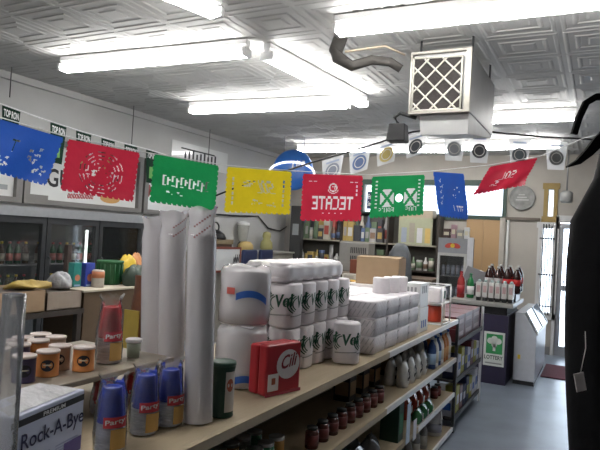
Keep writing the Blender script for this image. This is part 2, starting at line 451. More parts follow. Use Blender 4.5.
# --- snack cans
def snack_can(bm, kind):
    t = thing('snack_can', '', 'can', group='short '+kind+' snack cans')
    MB().lathe([(.033, 0), (.0335, .003), (.0325, .005), (.0325, .082), (.0335, .084), (.0335, .087), (0, .087)], 24).build('body', bm, t)
    MB().lathe([(.0345, .083), (.0347, .088), (.0335, .091), (.031, .0915), (.030, .0895), (0, .0895)], 24).build('lid', mat('can_lid', (.66, .56, .52), .3), t)
    m = discz(MB(), .0331, -PI/2+.45, .042, .020, .021); o = m.build('oval_mark', ink, t)
    w = discz(MB(), .0334, -PI/2+.45, .044, .013, .0025); w.build('pale_mark', cream, o)
    return Kind(t)
oc = snack_can(mat('can_orange', (.62, .24, .07), .4), 'orange'); pc = snack_can(mat('can_purple', (.06, .045, .10), .4), 'dark purple'); yc = snack_can(mat('can_tan', (.45, .33, .24), .4), 'tan')
p = at(47, 375, Z=1.12); oc.place(p, .4, 'orange snack can in the front row between purple and tan cans', 'short snack cans on the upper shelf', (1.03, 1.03, .86))
p = at(83, 370, Z=1.12); oc.place(p, .35, 'orange snack can at the far end of the front row by the red cups', 'short snack cans on the upper shelf', (1.03, 1.03, .86))
p = at(23, 381, Z=1.12); pc.place(p, .5, 'dark purple snack can at the near end behind the clear tube', 'short snack cans on the upper shelf', (1.03, 1.03, .86))
p = at(67, 372, Z=1.12); yc.place((p.x-.055, p.y+.015, p.z), .3, 'tan snack can between the two orange front cans', 'short snack cans on the upper shelf', (1.03, 1.03, .86))
base = at(47, 375, Z=1.12); k = 0
nm = ['near', 'second', 'third', 'fourth']
for row in (1, 2):
    for j in range(4):
        kk = (oc, yc, pc)[(row+j) % 3]
        kk.place((base.x-.078*row-.055-.012*j, base.y-.075+.082*j, 1.12), .3+.2*j, '%s snack can, %s along in the %s row behind the front cans' % (('orange', 'tan', 'dark purple')[(row+j) % 3], ['first', 'second', 'third', 'last'][j], ['middle', 'back'][row-1]), 'short snack cans on the upper shelf', (1.03, 1.03, .86))
# tub with a white lid
t = thing('plastic_tub', 'clear plastic tub with white lid right of the red cups', 'tub', at(133, 357, Z=1.12))
MB().lathe([(.022, 0), (.026, .055), (0, .055)], 20).build('body', mat('tub_body', (.30, .34, .26), .35), t)
MB().lathe([(.029, .055), (.030, .058), (.030, .066), (.027, .068), (0, .068)], 20).build('lid', whitep, t)

# --- clear tube of cups at the near left edge
t = thing('clear_cup_sleeve', 'clear plastic sleeve of cups at the left edge in front of the diaper box', 'cup sleeve', (0,0,0))
p = at(4, 460, d=1.22); t.location = (p.x, p.y, ZT)
zt = at(12, 296, d=1.22).z-ZT
prof = []
for i in range(int(zt/.03)): prof += [(.0215, i*.03), (.0225, i*.03+.003), (.0222, i*.03+.027)]
MB().lathe(prof+[(.0225, zt)], 24).build('cups', tubem, t)
MB().lathe([(.0235, .0), (.0238, zt*.5), (.0235, zt+.004), (.012, zt+.006), (0, zt+.006)], 24).build('sleeve', tubem, t)

# --- diaper box
pr = at(85, 389, d=1.50); pl = at(10, 420, d=1.24)
dv = Vector((pr.x-pl.x, pr.y-pl.y, 0)); L = dv.length; ang = math.atan2(dv.y, dv.x)
t = thing('diaper_box', 'white and lilac diaper box lettered Rock-A-Bye by the clear sleeve', 'box', (pr.x, pr.y, ZT), ang)
hb = pr.z-ZT
Ld = L*.96
MB().box(-Ld, 0, 0, 0, .12, hb).build('carton', mat('diaper_carton', (.60, .64, .80), .5, noise=.04), t, bevel=.004)
# lettering sits on the long face towards the aisle (local -Y)
b = MB().box(-.98*L, -.0012, hb-.026, -.003, 0, hb-.011).build('black_band', ink, t)
tb = MB(); text(tb, 'PREMIUM', (-.60*L, -.002, hb-.0235), (.30*L, 0, 0), (0, 0, .010)); tb.build('lettering', whitep, b)
tb = MB(); text(tb, 'Rock-A-Bye', (-.86*L, -.0015, hb-.092), (.855*L, 0, 0), (0, 0, .047), .01); tb.build('lettering', mat('navy_ink', (.02, .02, .09), .5), t)
tb = MB()
for k in range(3):
    for q in range(2): tb.box(-.80*L+q*.40*L, -.001, hb-.112-k*.007, -.48*L+q*.40*L, 0, hb-.1095-k*.007)
tb.build('fine_print', mat('pale_blue_ink', (.42, .46, .66), .5), t)
MB().box(-.28*L, -.0012, hb-.15, -.02*L, 0, hb-.115).build('purple_panel', mat('purple_ink', (.16, .12, .38), .5), t)
fl = MB()
for a, yy, zz in ((.0, .0, .0), (.05, .025, .005), (.1, .05, .009)):
    fl.add([(-Ld+a, yy+.01, hb+.002+zz), (-.01-a*.3, yy+.01, hb+.002+zz), (-.03-a*.3, yy+.04, hb+.010+zz), (-Ld+a, yy+.04, hb+.014+zz)], [(0,1,2,3)])
fl.build('top_flap', mat('crumpled_wrap', (.45, .45, .47), .3, noise=.2, scale=30, bump=.6), t)

# --- dark green coffee can
t = thing('coffee_can', 'dark green can with printed pale label beside the foam cup sleeve', 'can', at(221, 415, Z=ZT), 0)
MB().lathe([(.040, 0), (.0415, .004), (.040, .008), (.040, .160), (.042, .163), (.042, .176), (.039, .178), (0, .176)], 24).build('body', dkgreen, t)
m = arcband(MB(), .0408, -.75, .35, .02, .155); l = m.build('label', mat('can_label_pale', (.55, .50, .45), .5), t)
m = discz(MB(), .0412, -.3, .11, .014, .022); m.build('picture', mat('label_brown', (.40, .10, .05), .5), l)
MB().lathe([(.043, .172), (.043, .184), (.040, .186), (0, .186)], 24).build('lid', mat('lid_green', (.02, .07, .045), .4), t)

# --- bags of foam plates
def plate_bag(h, label, p, blue_z, jit):
    t = thing('foam_plate_bag', label, 'plate bag', p, 0, 'bagged foam plates')
    prof = [(.04, 0)]
    n = int(h/.012)
    for i in range(n):
        z = i*h/n; prof += [(.098, z+.004), (.100, z+.006), (.098, z+.009)]
    MB().lathe(prof+[(.07, h-.01), (0, h-.012)], 28).build('plates', foam, t)
    secs = []
    for k, (r, z, f2) in enumerate(((.05, -.0005, 0), (.104, .01, 0), (.106, h*.3, 0), (.105, h*.7, 0), (.106, h-.01, 0), (.095, h+.012, .3), (.06, h+.018, .6))):
        secs.append([(r*(1+.025*math.sin(6*a+k*1.7+jit)+.015*math.sin(13*a+k))*math.cos(a), r*(1+.025*math.sin(5*a+k+jit))*math.sin(a), z+.006*math.sin(3*a+k)*(k > 3)) for a in [2*PI*i/40 for i in range(40)]])
    MB().loft(secs, cap=False).build('film_bag', milky, t)
    b = MB(); n = 14
    vs = []
    for i in range(n+1):
        u = i/n; a = -1.35+1.25*u; zc = blue_z-.03*(u-.4)**2*3
        vs += [(.1095*math.cos(a), .1095*math.sin(a), zc-.014), (.1095*math.cos(a), .1095*math.sin(a), zc+.014)]
    b.add(vs, [(2*i, 2*i+2, 2*i+3, 2*i+1) for i in range(n)], True)
    b.build('blue_band', blue, t)
    b = MB(); arcband(b, .1095, -1.75, -1.40, blue_z-.005, blue_z+.022); b.build('red_mark', mat('red_mark', (.6, .12, .10), .4), t)
    return t
pp = at(236, 398, Z=ZT); pb = at(239, 390, d=2.43); pb.z = ZT
plate_bag(.226, 'lower clear bag of white foam plates with blue band, on the wooden shelf', pb, .045, 0)
plate_bag(.226, 'upper clear bag of white foam plates with blue band, stacked on another bag', pb+Vector((.0,   .005, .249)), .135, 2)

# --- red napkin pack
pl, pr = at(265, 398, Z=ZT), at(300, 390, Z=ZT); dv = pr-pl; ang = math.atan2(dv.y, dv.x)
t = thing('napkin_pack', 'red wrapped napkin pack with white oval in front of paper towels', 'napkin pack', pl, ang); L = dv.length
hn = .20
for i in range(2): MB().box(0, .002+i*.052, 0, L, .051+i*.052, hn-.005*i).build('napkins', red, t, bevel=.012, segs=3)
vs = [(L*.60, -.001, hn*.58)]+[(L*.60+.065*math.cos(a), -.001, hn*.58+.058*math.sin(a)) for a in [2*PI*i/24 for i in range(24)]]
ov = MB().add(vs, [(0, 1+i, 1+(i+1) % 24) for i in range(24)]).build('white_oval', mat('oval_white', (.72, .68, .68), .4), t)
tb = MB(); text(tb, 'Cili', (L*.60-.045, -.002, hn*.48), (.085, 0, .012), (.012, 0, .055)); tb.build('lettering', mat('dark_red_ink', (.22, .02, .03), .4), ov)
MB().box(L*.06, -.001, .02, L*.34, .002, .085).build('white_panel', mat('oval_white', (1,1,1)), t)
MB().box(L*.15, -.002, .045, L*.25, -.001, .07).build('picture', mat('label_brown', (1,1,1)), t)
MB().box(0, -.001, .0, L, .001, .012).build('hem', mat('hem_film', (.35, .05, .08), .2), t)

# --- paper towel rolls with green lettering
greenink = mat('towel_green_ink', (.02, .09, .055), .5)
def towel_roll():
    t = thing('paper_towel_roll', '', 'paper towels', group='wrapped paper towel rolls')
    MB().lathe([(.045, 0), (.063, .001), (.0675, .010), (.068, .1), (.0675, .205), (.062, .214), (.020, .216), (.018, .208), (0, .207)], 24, sq=3.0).build('wrapped_roll', paperw, t)
    w = .0635
    def sq(p):
        a = -PI/2+p.x/w; ca, sa = math.cos(a), math.sin(a); k = 1/((abs(ca)**3+abs(sa)**3)**(1/3))
        return Vector((.0690*k*ca, .0690*k*sa, p.z))
    b = MB()
    for c0 in (0, PI/2*w, -PI/2*w):
        text(b, 'Vel', (c0-.022, 0, .095), (.076, 0, .012), (.004, 0, .062), .035, bend=sq)
    b.build('lettering', greenink, t)
    for c0 in (0, PI/2*w):
        b = MB()
        for q, rr in enumerate((.036, .047, .058)):
            vs = []; n = 12
            for i in range(n+1):
                a = math.radians(110+q*6)+math.radians(130-q*8)*i/n
                for r2 in (rr-.0028, rr+.0028): vs.append(sq(Vector((c0-.006+r2*math.cos(a), 0, .118+r2*math.sin(a)*.9))))
            b.add(vs, [(2*i, 2*i+1, 2*i+3, 2*i+2) for i in range(n)])
        b.build('logo', greenink, t)
    for c0 in (0, PI/2*w):
        b = MB(); vs = [sq(Vector((c0-.05+.1*i/12, 0, z+.008*i/12))) for i in range(13) for z in (.055, .061)]
        b.add(vs, [(2*i, 2*i+2, 2*i+3, 2*i+1) for i in range(12)])
        b.build('fine_print', mat('grey_ink', (.35, .35, .36), .5), t)
    return Kind(t)
tr = towel_roll()
fp = at(283, 336, X=-1.27); tx, ty = -1.28, fp.y+.03
for lay in (0, 1):
    for row in (0, 1):
        for j in range(5):
            tr.place((tx-row*.145+.0, ty+j*.143, ZT+lay*.206), 0, 'wrapped paper towel roll, %s layer, %s in the %s row along the shelf' % (['bottom', 'upper'][lay], ORD[j], ['aisle side', 'inner'][row]), 'wrapped paper towel rolls in two layers', (1, 1, .945))
p = at(343, 364, Z=ZT); tr.place((p.x-.012, p.y+.06, ZT), .35, 'single wrapped paper towel roll standing alone at the shelf edge', 'wrapped paper towel rolls')

# --- bath tissue pack laid over the towels
def tp_single():
    t = thing('toilet_roll', '', 'toilet paper')
    MB().lathe([(.02, .0), (.05, .0), (.0545, .006), (.0545, .092), (.05, .099), (.024, .100), (.021, .094), (.021, .03), (0, .03)], 22).build('roll', paperw, t)
    MB().lathe([(.0195, .02), (.0205, .099), (.0185, .099), (.0175, .02)], 14).build('core', mat('core_card', (.45, .38, .32), .8), t)
    return Kind(t)
t = thing('tissue_multipack', 'film wrapped twelve roll tissue pack lying on top of the paper towels', 'toilet paper', (tx-.07, ty, ZT+.4125)); t.scale = (1, 1, .90)
for row in (0, 1):
    for j in range(6):
        MB().lathe([(.046, .0), (.054, .006), (.055, .05), (.053, .090), (.045, .098), (.018, .097), (.016, .085), (0, .085)], 20, c=(.058-row*.113, -.05+j*.113, .001)).build('roll', paperw, t)
fb = MB()
secs = []
for j in range(26):
    y = -.11+.69*j/25; u = 1+.018*math.cos(2*PI*(y+.05)/.113); e2 = min(1, min(j, 25-j)/2+.35)
    sec = []
    for i in range(24):
        a = 2*PI*i/24; ca, sa = math.cos(a), math.sin(a); k = 1/((abs(ca)**4+abs(sa)**4)**.25)
        sec.append((.118*u*k*ca*(.7+.3*e2), y, max(.0, .0515+.0535*u*k*sa*e2)))
    secs.append(sec)
fb.loft(secs).build('film_wrap', film('wrap_film', (1, .96, .99), .5, .35, .45, 0), t)

# --- wrapped tissue four-packs in a block
def tp_pack():
    t = thing('toilet_paper_pack', '', 'toilet paper')
    b = MB(); w = .105
    secs = []
    for z, k in ((.0, .93), (.006, 1), (.05, 1.012), (.089, 1), (.096, .95), (.0965, .60)):
        sec = []
        for i in range(48):
            a = 2*PI*i/48; ca, sa = math.cos(a), math.sin(a)
            q = 1/max(abs(ca), abs(sa)); q = min(q, 1.32)*(1-.035*abs(math.cos(2*a))**6)
            sec.append((w*k*q*ca, w*k*q*sa, z))
        secs.append(sec)
    b.loft(secs); b.build('wrapped_rolls', paperw, t)
    d = MB(); d2 = MB()
    for sx in range(-3, 4):
        for fz in range(2):
            x0 = sx*.028; z0 = .012+fz*.042
            d.add([(.1095, x0, z0), (.1095, x0+.006, z0), (.1095, x0+.026, z0+.034), (.1095, x0+.020, z0+.034)], [(0,1,2,3)])
            d2.add([(x0, -.1095, z0), (x0+.006, -.1095, z0), (x0+.026, -.1095, z0+.034), (x0+.020, -.1095, z0+.034)], [(0,1,2,3)])
    d2.build('print', mat('pale_grey_print', (.56, .54, .57), .45), t)
    d.build('print', mat('pale_grey_print', (.56, .54, .57), .45), t)
    return Kind(t)
tp = tp_pack(); c0 = at(374, 356, Z=ZT)
for lay in range(3):
    for row in range(3):
        for j in range(4):
            tp.place((c0.x-.115-row*.215, c0.y+.115+j*.222, ZT+lay*.0968), 0, 'white toilet paper pack, %s layer, %s from the near end, %s row from the aisle' % (['bottom', 'middle', 'top'][lay], ORD[j], ORD[row]), 'wrapped toilet paper packs in a block')
ts = tp_single()
for k, (px, py, lb) in enumerate(((381, 293, 'nearest'), (391, 292, 'middle'), (399, 291, 'farthest'))):
    p = at(px, py, Z=ZT+.2915); ts.place((p.x, p.y, ZT+.2912), 0, '%s of three loose white toilet rolls on top of the pack block' % lb, 'loose toilet rolls')

# --- white cartons, caddy and cardboard box at the far end
t = thing('tissue_carton', 'lower white carton with blue print past the toilet paper block', 'carton', (-1.145, 4.10, ZT))
def carton(t, z0, w, d, h, m, pm, pz):
    MB().cbox(0, 0, z0, w, d, h).build('carton', m, t, bevel=.004)
    b = MB()
    for k in range(3): b.box(w/2, -d*.3+k*d*.22, z0+pz, w/2+.001, -d*.18+k*d*.22, z0+pz+h*.3); b.box(-w*.3+k*w*.22, -d/2-.001, z0+pz, -w*.18+k*w*.22, -d/2, z0+pz+h*.25)
    b.build('print', pm, t)
carton(t, 0, .12, .22, .17, whitep, blue, .03)
t = thing('tissue_carton', 'upper plain white carton stacked past the toilet paper block', 'carton', (-1.15, 4.10, ZT+.171))
carton(t, 0, .12, .21, .17, whitep, mat('grey_ink', (1,1,1)), .1)
t = thing('wire_caddy', 'white wire caddy at the far end of the top shelf', 'caddy', (-1.14, 4.62, ZT))
b = MB(); w, d, h = .09, .13, .30
for sx in (-w, w):
    for sy in (-d, d): b.tube([(sx, sy, 0), (sx, sy, h)], .006, 6)
for z in (.006, h): b.tube([(-w, -d, z), (w, -d, z), (w, d, z), (-w, d, z), (-w, -d, z)], .006, 6)
b.build('frame', whitep, t)
b = MB().box(-w, -d, .160, w, d, .166); b.build('wire_shelf', whitep, t)
t = thing('red_jar', 'red jar standing inside the white wire caddy', 'jar', (-1.14, 4.60, ZT+.013))
MB().lathe([(.06, 0), (.065, .01), (.065, .11), (.05, .125), (0, .125)], 18).build('body', mat('red_jar', (.55, .06, .03), .3), t)
MB().lathe([(.045, .125), (.045, .142), (0, .142)], 18).build('lid', whitep, t)
t = thing('towel_pack', 'white pack with green print on the wire caddy upper tray', 'pack', (-1.14, 4.60, ZT+.167))
MB().cbox(0, 0, 0, .14, .2, .115).build('wrap', paperw, t, bevel=.02, segs=3)
MB().cbox(.0705, 0, .03, .001, .12, .06).build('print', greenink, t)
t = thing('wire_caddy_rail', 'white wire divider rail left of the cardboard box', 'rail', (-1.30, 4.80, ZT))
MB().tube([(0, 0, 0), (0, 0, .26), (.17, .1, .26), (.17, .1, 0)], .006, 6).build('wire', whitep, t)
t = thing('white_crate', 'white carton under the brown cardboard box', 'carton', (-1.60, 4.55, ZT))
MB().cbox(0, 0, 0, .42, .42, .27).build('carton', paperw, t, bevel=.005)
t = thing('cardboard_box', 'closed brown cardboard box raised on a white carton by the drinks fridge', 'box', (-1.585, 4.58, ZT+.272), .12)
MB().cbox(0, 0, 0, .345, .30, .215).build('carton', card, t, bevel=.004)
b = MB().add([(-.172, -.15, .216), (.172, -.15, .216), (.172, .0, .228), (-.172, .0, .222)], [(0,1,2,3)]).add([(-.172, .15, .216), (.172, .15, .216), (.172, .003, .232), (-.172, .003, .226)], [(3,2,1,0)])
b.build('top_flaps', card, t)

# ================================================================== LOWER SHELF GOODS
def lathe_item(name, cat, parts, group):
    t = thing(name, '', cat, group=group)
    for pn, prof, m in parts: MB().lathe(prof, 18).build(pn, m, t)
    return Kind(t)
jar = lathe_item('sauce_jar', 'jar', [('body', [(.030, 0), (.034, .004), (.034, .085), (.026, .100), (0, .1)], mat('jar_glass', (.10, .03, .025), .25)),
    ('label', [(.0345, .02), (.0345, .075)], maroon), ('lid', [(.027, .100), (.028, .114), (0, .115)], dark)], 'maroon jars on the second shelf')
can = lathe_item('food_can', 'can', [('body', [(.033, 0), (.034, .003), (.033, .006), (.033, .104), (.034, .107), (.034, .11), (.031, .111), (0, .107)], alu),
    ('label', [(.0335, .012), (.0335, .098)], mat('can_label', (.20, .20, .17), .5))], 'cans')
gcan = lathe_item('food_can', 'can', [('body', [(.033, 0), (.034, .003), (.033, .006), (.033, .104), (.034, .107), (.034, .11), (.031, .111), (0, .107)], alu),
    ('label', [(.0335, .012), (.0335, .098)], green)], 'cans')
ocan = lathe_item('food_can', 'can', [('body', [(.033, 0), (.034, .003), (.033, .006), (.033, .104), (.034, .107), (.034, .11), (.031, .111), (0, .107)], alu),
    ('label', [(.0335, .012), (.0335, .098)], mat('amber_label', (.45, .22, .04), .5))], 'cans')
def black_box():
    t = thing('tea_box', '', 'box', group='black boxes with tan labels')
    MB().cbox(0, 0, 0, .10, .105, .17).build('carton', mat('black_carton', (.02, .018, .016), .45), t, bevel=.003)
    b = MB().box(.05, -.042, .035, .051, .042, .115).box(-.042, -.0535, .035, .042, -.0525, .115).build('label', tan, t)
    return Kind(t)
bb = black_box()
def pouch():
    t = thing('snack_pouch', '', 'pouch', group='white pouches with dark pictures')
    secs = []
    for z, dx in ((0, .035), (.03, .04), (.10, .035), (.15, .018), (.165, .004)):
        secs.append([(dx*math.cos(a), .055*math.copysign(abs(math.sin(a))**.5, math.sin(a)), z) for a in [2*PI*i/20 for i in range(20)]])
    MB().loft(secs).build('bag', mat('pouch_white', (.58, .57, .55), .3, noise=.1, bump=.4), t)
    b = MB()
    for z, y in ((.045, -.02), (.075, .018), (.10, -.018), (.05, .025)): b.cbox(.041, y, z, .003, .026, .02)
    b.build('pictures', ink, t)
    return Kind(t)
po = pouch()
def bottle(cm, capm, lm, nm, s=1.0, cat='bottle'):
    return lathe_item(nm, cat, [('body', [(.026*s, 0), (.03*s, .005*s), (.03*s, .12*s), (.024*s, .15*s), (.011*s, .175*s), (.011*s, .195*s), (0, .195*s)], cm),
        ('label', [(.0305*s, .03*s), (.0305*s, .10*s)], lm), ('cap', [(.013*s, .19*s), (.013*s, .208*s), (0, .209*s)], capm)], nm)
# second shelf: black boxes behind, maroon jars and cans in front
y2 = lambda px: at(px, 400, X=GX-.30).y
for k, px in enumerate((346, 359, 370, 387, 396)):
    bb.place((GX-.27, y2(px)-.1, Z2), 0, 'black box with tan label, %s from the near end on the second shelf' % ORD[k], 'black boxes with tan labels')
for k in range(9):
    p = at(319+k*7.2, 440-k*4.1, Z=Z2); jar.place((-1.115, 2.40+k*.112, Z2), 0, 'maroon jar, %s from the near end of the front row, second shelf' % ORD[k], 'maroon jars on the second shelf', (.9, .9, .84))
cs = [(can, 'silver'), (gcan, 'dark green'), (ocan, 'amber'), (can, 'silver'), (gcan, 'dark green'), (ocan, 'amber')]
for r in range(2):
    for k in range(6):
        kd, nmz = cs[(k+r*2) % 6]
        kd.place((-1.19-r*.085 if r else -1.165, 1.72+k*.088, Z2), 0, '%s labelled can, %s from the near end of the %s can row' % (nmz, ORD[k], ['front', 'back'][r]), 'food cans on the second shelf')
for k in range(8):
    po.place((GX-.085-(k % 2)*.085, 3.76+(k//2)*.15, Z2), .1, 'white pouch with dark pictures, %s pair from the near end, %s side' % (ORD[k//2], ['front', 'back'][k % 2]), 'white pouches on the second shelf')
bl = bottle(mat('bottle_blue', (.03, .08, .25), .3), whitep, mat('label_lightblue', (.35, .5, .7), .5), 'soap_bottle', 1.15)
orb = bottle(mat('bottle_orange', (.50, .18, .05), .3), whitep, mat('label_orange', (.6, .3, .12), .5), 'soap_bottle', 1.15)
wb = bottle(whitep, blue, mat('label_cream', (.6, .58, .5), .5), 'soap_bottle', 1.15)
seq = [(bl, 'blue'), (wb, 'white'), (bl, 'blue'), (wb, 'white'), (orb, 'orange'), (orb, 'orange'), (wb, 'white')]
for k, (kd, nmz) in enumerate(seq):
    kd.place((GX-.07, 4.43+k*.083, Z2), 0, '%s soap bottle, %s from the near end of the bottle row' % (nmz, ORD[k]), 'soap bottles on the second shelf')
for k in range(5):
    (wb, bl, orb)[k % 3].place((GX-.17, 4.46+k*.1, Z2), 0, '%s soap bottle, %s along the row behind the front bottles' % (('white', 'blue', 'orange')[k % 3], ORD[k]), 'soap bottles on the second shelf')
# third shelf
def crinkle_bag(nm, m, pm, cat, group, w=.07, h=.16, d=.035):
    t = thing(nm, '', cat, group=group)
    secs = []
    for q, (z, dx, wy) in enumerate(((0, d*.6, w*.9), (.02, d, w), (h*.5, d*1.1, w*.97), (h*.85, d*.5, w), (h*.95, d*.08, w*1.02), (h, d*.06, w*1.03))):
        secs.append([(dx*(1+.08*math.sin(5*a+q*2))*math.cos(a), wy*math.copysign(abs(math.sin(a))**.6, math.sin(a)), z) for a in [2*PI*i/24 for i in range(24)]])
    MB().loft(secs).build('bag', m, t)
    if pm:
        b = MB(); b.cbox(d*1.12, 0, h*.3, .004, w*.9, h*.28); b.build('print', pm, t, bevel=.001)
    return Kind(t)
rb = crinkle_bag('chip_bag', mat('chip_bag_red', (.42, .06, .03), .25, noise=.25, bump=.5), whitep, 'bag', 'red snack bags on the third shelf', .063, .15)
gb = crinkle_bag('chip_bag', mat('chip_bag_green', (.04, .16, .06), .25, noise=.25, bump=.5), whitep, 'bag', 'g', .055, .10)
for k in range(4):
    rb.place((GX-.135, 4.05+k*.16, Z3), .12, 'red glossy snack bag, %s from the near end of the third shelf' % ORD[k], 'red snack bags on the third shelf')
for k in range(3):
    gb.place((GX-.04, 4.00+k*.14, Z3), .2, 'small green snack bag, %s from the near end in front of red bags' % ORD[k], 'green snack bags on the third shelf')
cl = crinkle_bag('plastic_bag', film('grey_film', (.35, .36, .40), .35, .15, 1.5), None, 'bag', 'clear bags', .075, .11, .05)
for k in range(6):
    cl.place((GX-.10-(k % 2)*.13, 2.80+(k//2)*.22, Z3), .08*k, 'crumpled clear plastic bag, %s pair along the third shelf, %s side' % (ORD[k//2], ['front', 'back'][k % 2]), 'clear plastic bags on the third shelf')
t = thing('green_carton', 'tall dark green carton standing beside the white card, third shelf', 'carton', (GX-.08, 3.56, Z3))
MB().cbox(0, 0, 0, .12, .1, .25).build('carton', dkgreen, t, bevel=.003); MB().cbox(.0605, 0, .05, .001, .07, .12).build('label', green, t)
t = thing('hanging_price_card', 'pale blue card standing at the edge of the third shelf', 'card', (GX+.002, 3.60, Z3-.03))
MB().box(0, 0, 0, .003, .075, .25).build('sheet', mat('pale_blue_card', (.55, .65, .80), .5), t)
t = thing('hanging_price_card', 'small white card hanging at the third shelf edge by the red bags', 'card', (GX+.002, 3.76, Z3-.05))
MB().box(0, 0, 0, .003, .07, .13).build('sheet', mat('white_card', (.68, .70, .76), .5), t)
for k in range(4): jar.place((GX-.10-(k % 2)*.09, 4.70+(k//2)*.1, Z3), 0, 'dark jar at the far end of the third shelf, %s, %s side' % (['nearer', 'farther'][k//2], ['front', 'back'][k % 2]), 'jars at the far end of the third shelf')
# bottom shelf
t = thing('bleach_jug', 'white jug with handle on the bottom shelf near the far end', 'jug', (GX-.10, 4.72, Z4))
MB().lathe([(.06, 0), (.068, .008), (.068, .14), (.05, .185), (.022, .215), (.022, .235), (0, .235)], 20).build('body', mat('jug_white', (.62, .62, .62), .35), t)
MB().lathe([(.026, .232), (.026, .258), (0, .259)], 16).build('cap', blue, t)
MB().tube([(.03, -.03, .205), (.062, -.045, .20), (.075, -.05, .15), (.066, -.045, .10)], .010).build('handle', mat('jug_white', (1,1,1)), t)
MB().lathe([(.0686, .03), (.0686, .10)], 20).build('label', mat('jug_label', (.35, .35, .42), .5), t)
gbt = bottle(mat('bottle_grey', (.26, .26, .25), .35), dark, mat('label_grey', (.42, .40, .36), .5), 'detergent_bottle', 1.0)
for k in range(8): gbt.place((GX-.08-(k % 2)*.09, 3.75+(k//2)*.2, Z4), 0, 'grey bottle on the bottom shelf, %s pair from the near end, %s side' % (ORD[k//2], ['front', 'back'][k % 2]), 'grey bottles on the bottom shelf')
# end rack goods
def sbox(nm, label, cat, loc, w, d, h, m, pm, group, rz=0):
    t = thing(nm, label, cat, loc, rz, group)
    MB().cbox(0, 0, 0, w, d, h).build('carton', m, t, bevel=.003)
    MB().cbox(w/2+.0006, 0, h*.3, .001, d*.7, h*.35).build('print', pm, t); MB().cbox(0, -d/2-.0006, h*.3, w*.7, .001, h*.35).build('print', pm, t)
    return t
stripe = mat('dark_red_wrap', (.14, .03, .035), .35); wb2 = mat('white_carton', (.62, .64, .70), .5); yb = mat('olive_carton', (.38, .36, .06), .5)
nf = ['nearest', 'middle', 'farthest']
for k in range(3):
    for q in range(2):
        sbox('soda_carton', 'dark red striped carton, %s column, %s layer, on the end rack top shelf' % (nf[k], ['lower', 'upper'][q]), 'carton', (-1.24, RY0+.225+k*.375, .759+q*.107), .34, .36, .105, stripe, mat('pale_stripe', (.42, .26, .26), .4), 'red cartons on the end rack')
cl5 = [(wb2, blue, 'white and blue'), (navy, wb2, 'dark navy'), (wb2, blue, 'white and blue'), (yb, wb2, 'olive yellow'), (navy, yb, 'dark navy'), (wb2, blue, 'white and blue'), (stripe, wb2, 'dark red'), (yb, wb2, 'olive yellow')]
for si, z in enumerate((.119, .439)):
    for k in range(8):
        m1, m2, cn = cl5[(k*(3-2*si)+si) % 8]
        sbox('soap_carton', '%s carton, %s from the near end of the end rack %s shelf' % (cn, ORD[k], ['bottom', 'middle'][si]), 'carton', (-1.115, RY0+.10+k*.145, z), .10, .125, .18+.05*((k*5+si) % 3)/2, m1, m2, 'cartons on the end rack')
# ================================================================== WALK-IN COOLER ON THE LEFT WALL
ck = thing('reach_in_cooler', 'dark glass door drinks cooler built into the left wall', 'cooler', (XL, CY0, 0))
cx = lambda y: y-CY0
inner = mat('cooler_inside', (.06, .065, .06), .6)
MB().box(-.75, 0, 0, -.72, CY1-CY0, CZ).box(-.75, 0, 0, 0, CY1-CY0, .05).box(-.75, 0, CZ-.04, 0, CY1-CY0, CZ).box(-.75, 0, 0, 0, .03, CZ).box(-.75, CY1-CY0-.03, 0, 0, CY1-CY0, CZ).build('cabinet', inner, ck)
MB().box(-.02, 0, CZ-.02, .06, CY1-CY0, CZ+.075).build('header', mat('cooler_header', (.42, .43, .44), .35, .6), ck)
MB().box(-.02, 0, 0, .05, CY1-CY0, .30).build('kick_panel', dark, ck)
for z in (.78, 1.13): MB().box(-.7, .03, z-.015, -.12, CY1-CY0-.03, z).build('shelf', grey, ck)
db = [3.58, 4.335, 5.075, 5.83, 6.62]
frm = mat('door_frame_dark', (.05, .052, .055), .4, .4)
coolE = mat('cooler_lamp', (.93, 1, .97), emit=3.2, noise=0)
coolG = film('cooler_glass', (.4, .45, .45), .97, .04, 1.3, 0)
for a, b in zip(db, db[1:]):
    a, b = cx(a)+.006, cx(b)-.006
    d = MB().box(-.02, a, .30, .03, a+.05, CZ-.02).box(-.02, b-.05, .30, .03, b, CZ-.02).box(-.02, a+.05, .30, .03, b-.05, .38).box(-.02, a+.05, CZ-.09, .03, b-.05, CZ-.02).build('door', frm, ck)
    MB().box(-.002, a+.05, .38, .004, b-.05, CZ-.09).build('glass', coolG, d)
    MB().tube([(.03, a+.03, .85), (.065, a+.03, .87), (.065, a+.03, 1.2), (.03, a+.03, 1.22)], .009).build('handle', frm, d)
for y in (5.00, 5.74):
    MB().tube([(-.09, cx(y), .5), (-.09, cx(y), 1.52)], .014).build('lamp', coolE, ck)
dbk = bottle(mat('bottle_brown', (.06, .03, .015), .2), yellow, mat('beer_label', (.35, .33, .28), .5), 'beer_bottle', 1.12)
dbg = bottle(mat('bottle_green', (.015, .07, .03), .2), red, mat('beer_label_red', (.35, .10, .08), .5), 'beer_bottle', 1.12)
dn = ['near', 'middle', 'far']
for di in range(3):
    for si, z in enumerate((.7815, 1.1315)):
        for k in range(7):
            y = db[di]+.085+k*.096+(0 if di else .02)
            kd, nm_ = ((dbk, 'brown'), (dbg, 'green'))[(k//2+di+si) % 2]
            kd.place((XL-.19, y, z), 0, '%s beer bottle, %s from the left on the %s shelf behind the %s cooler door' % (nm_, ORD[k], ['lower', 'upper'][si], dn[di]), 'beer bottles in the cooler')

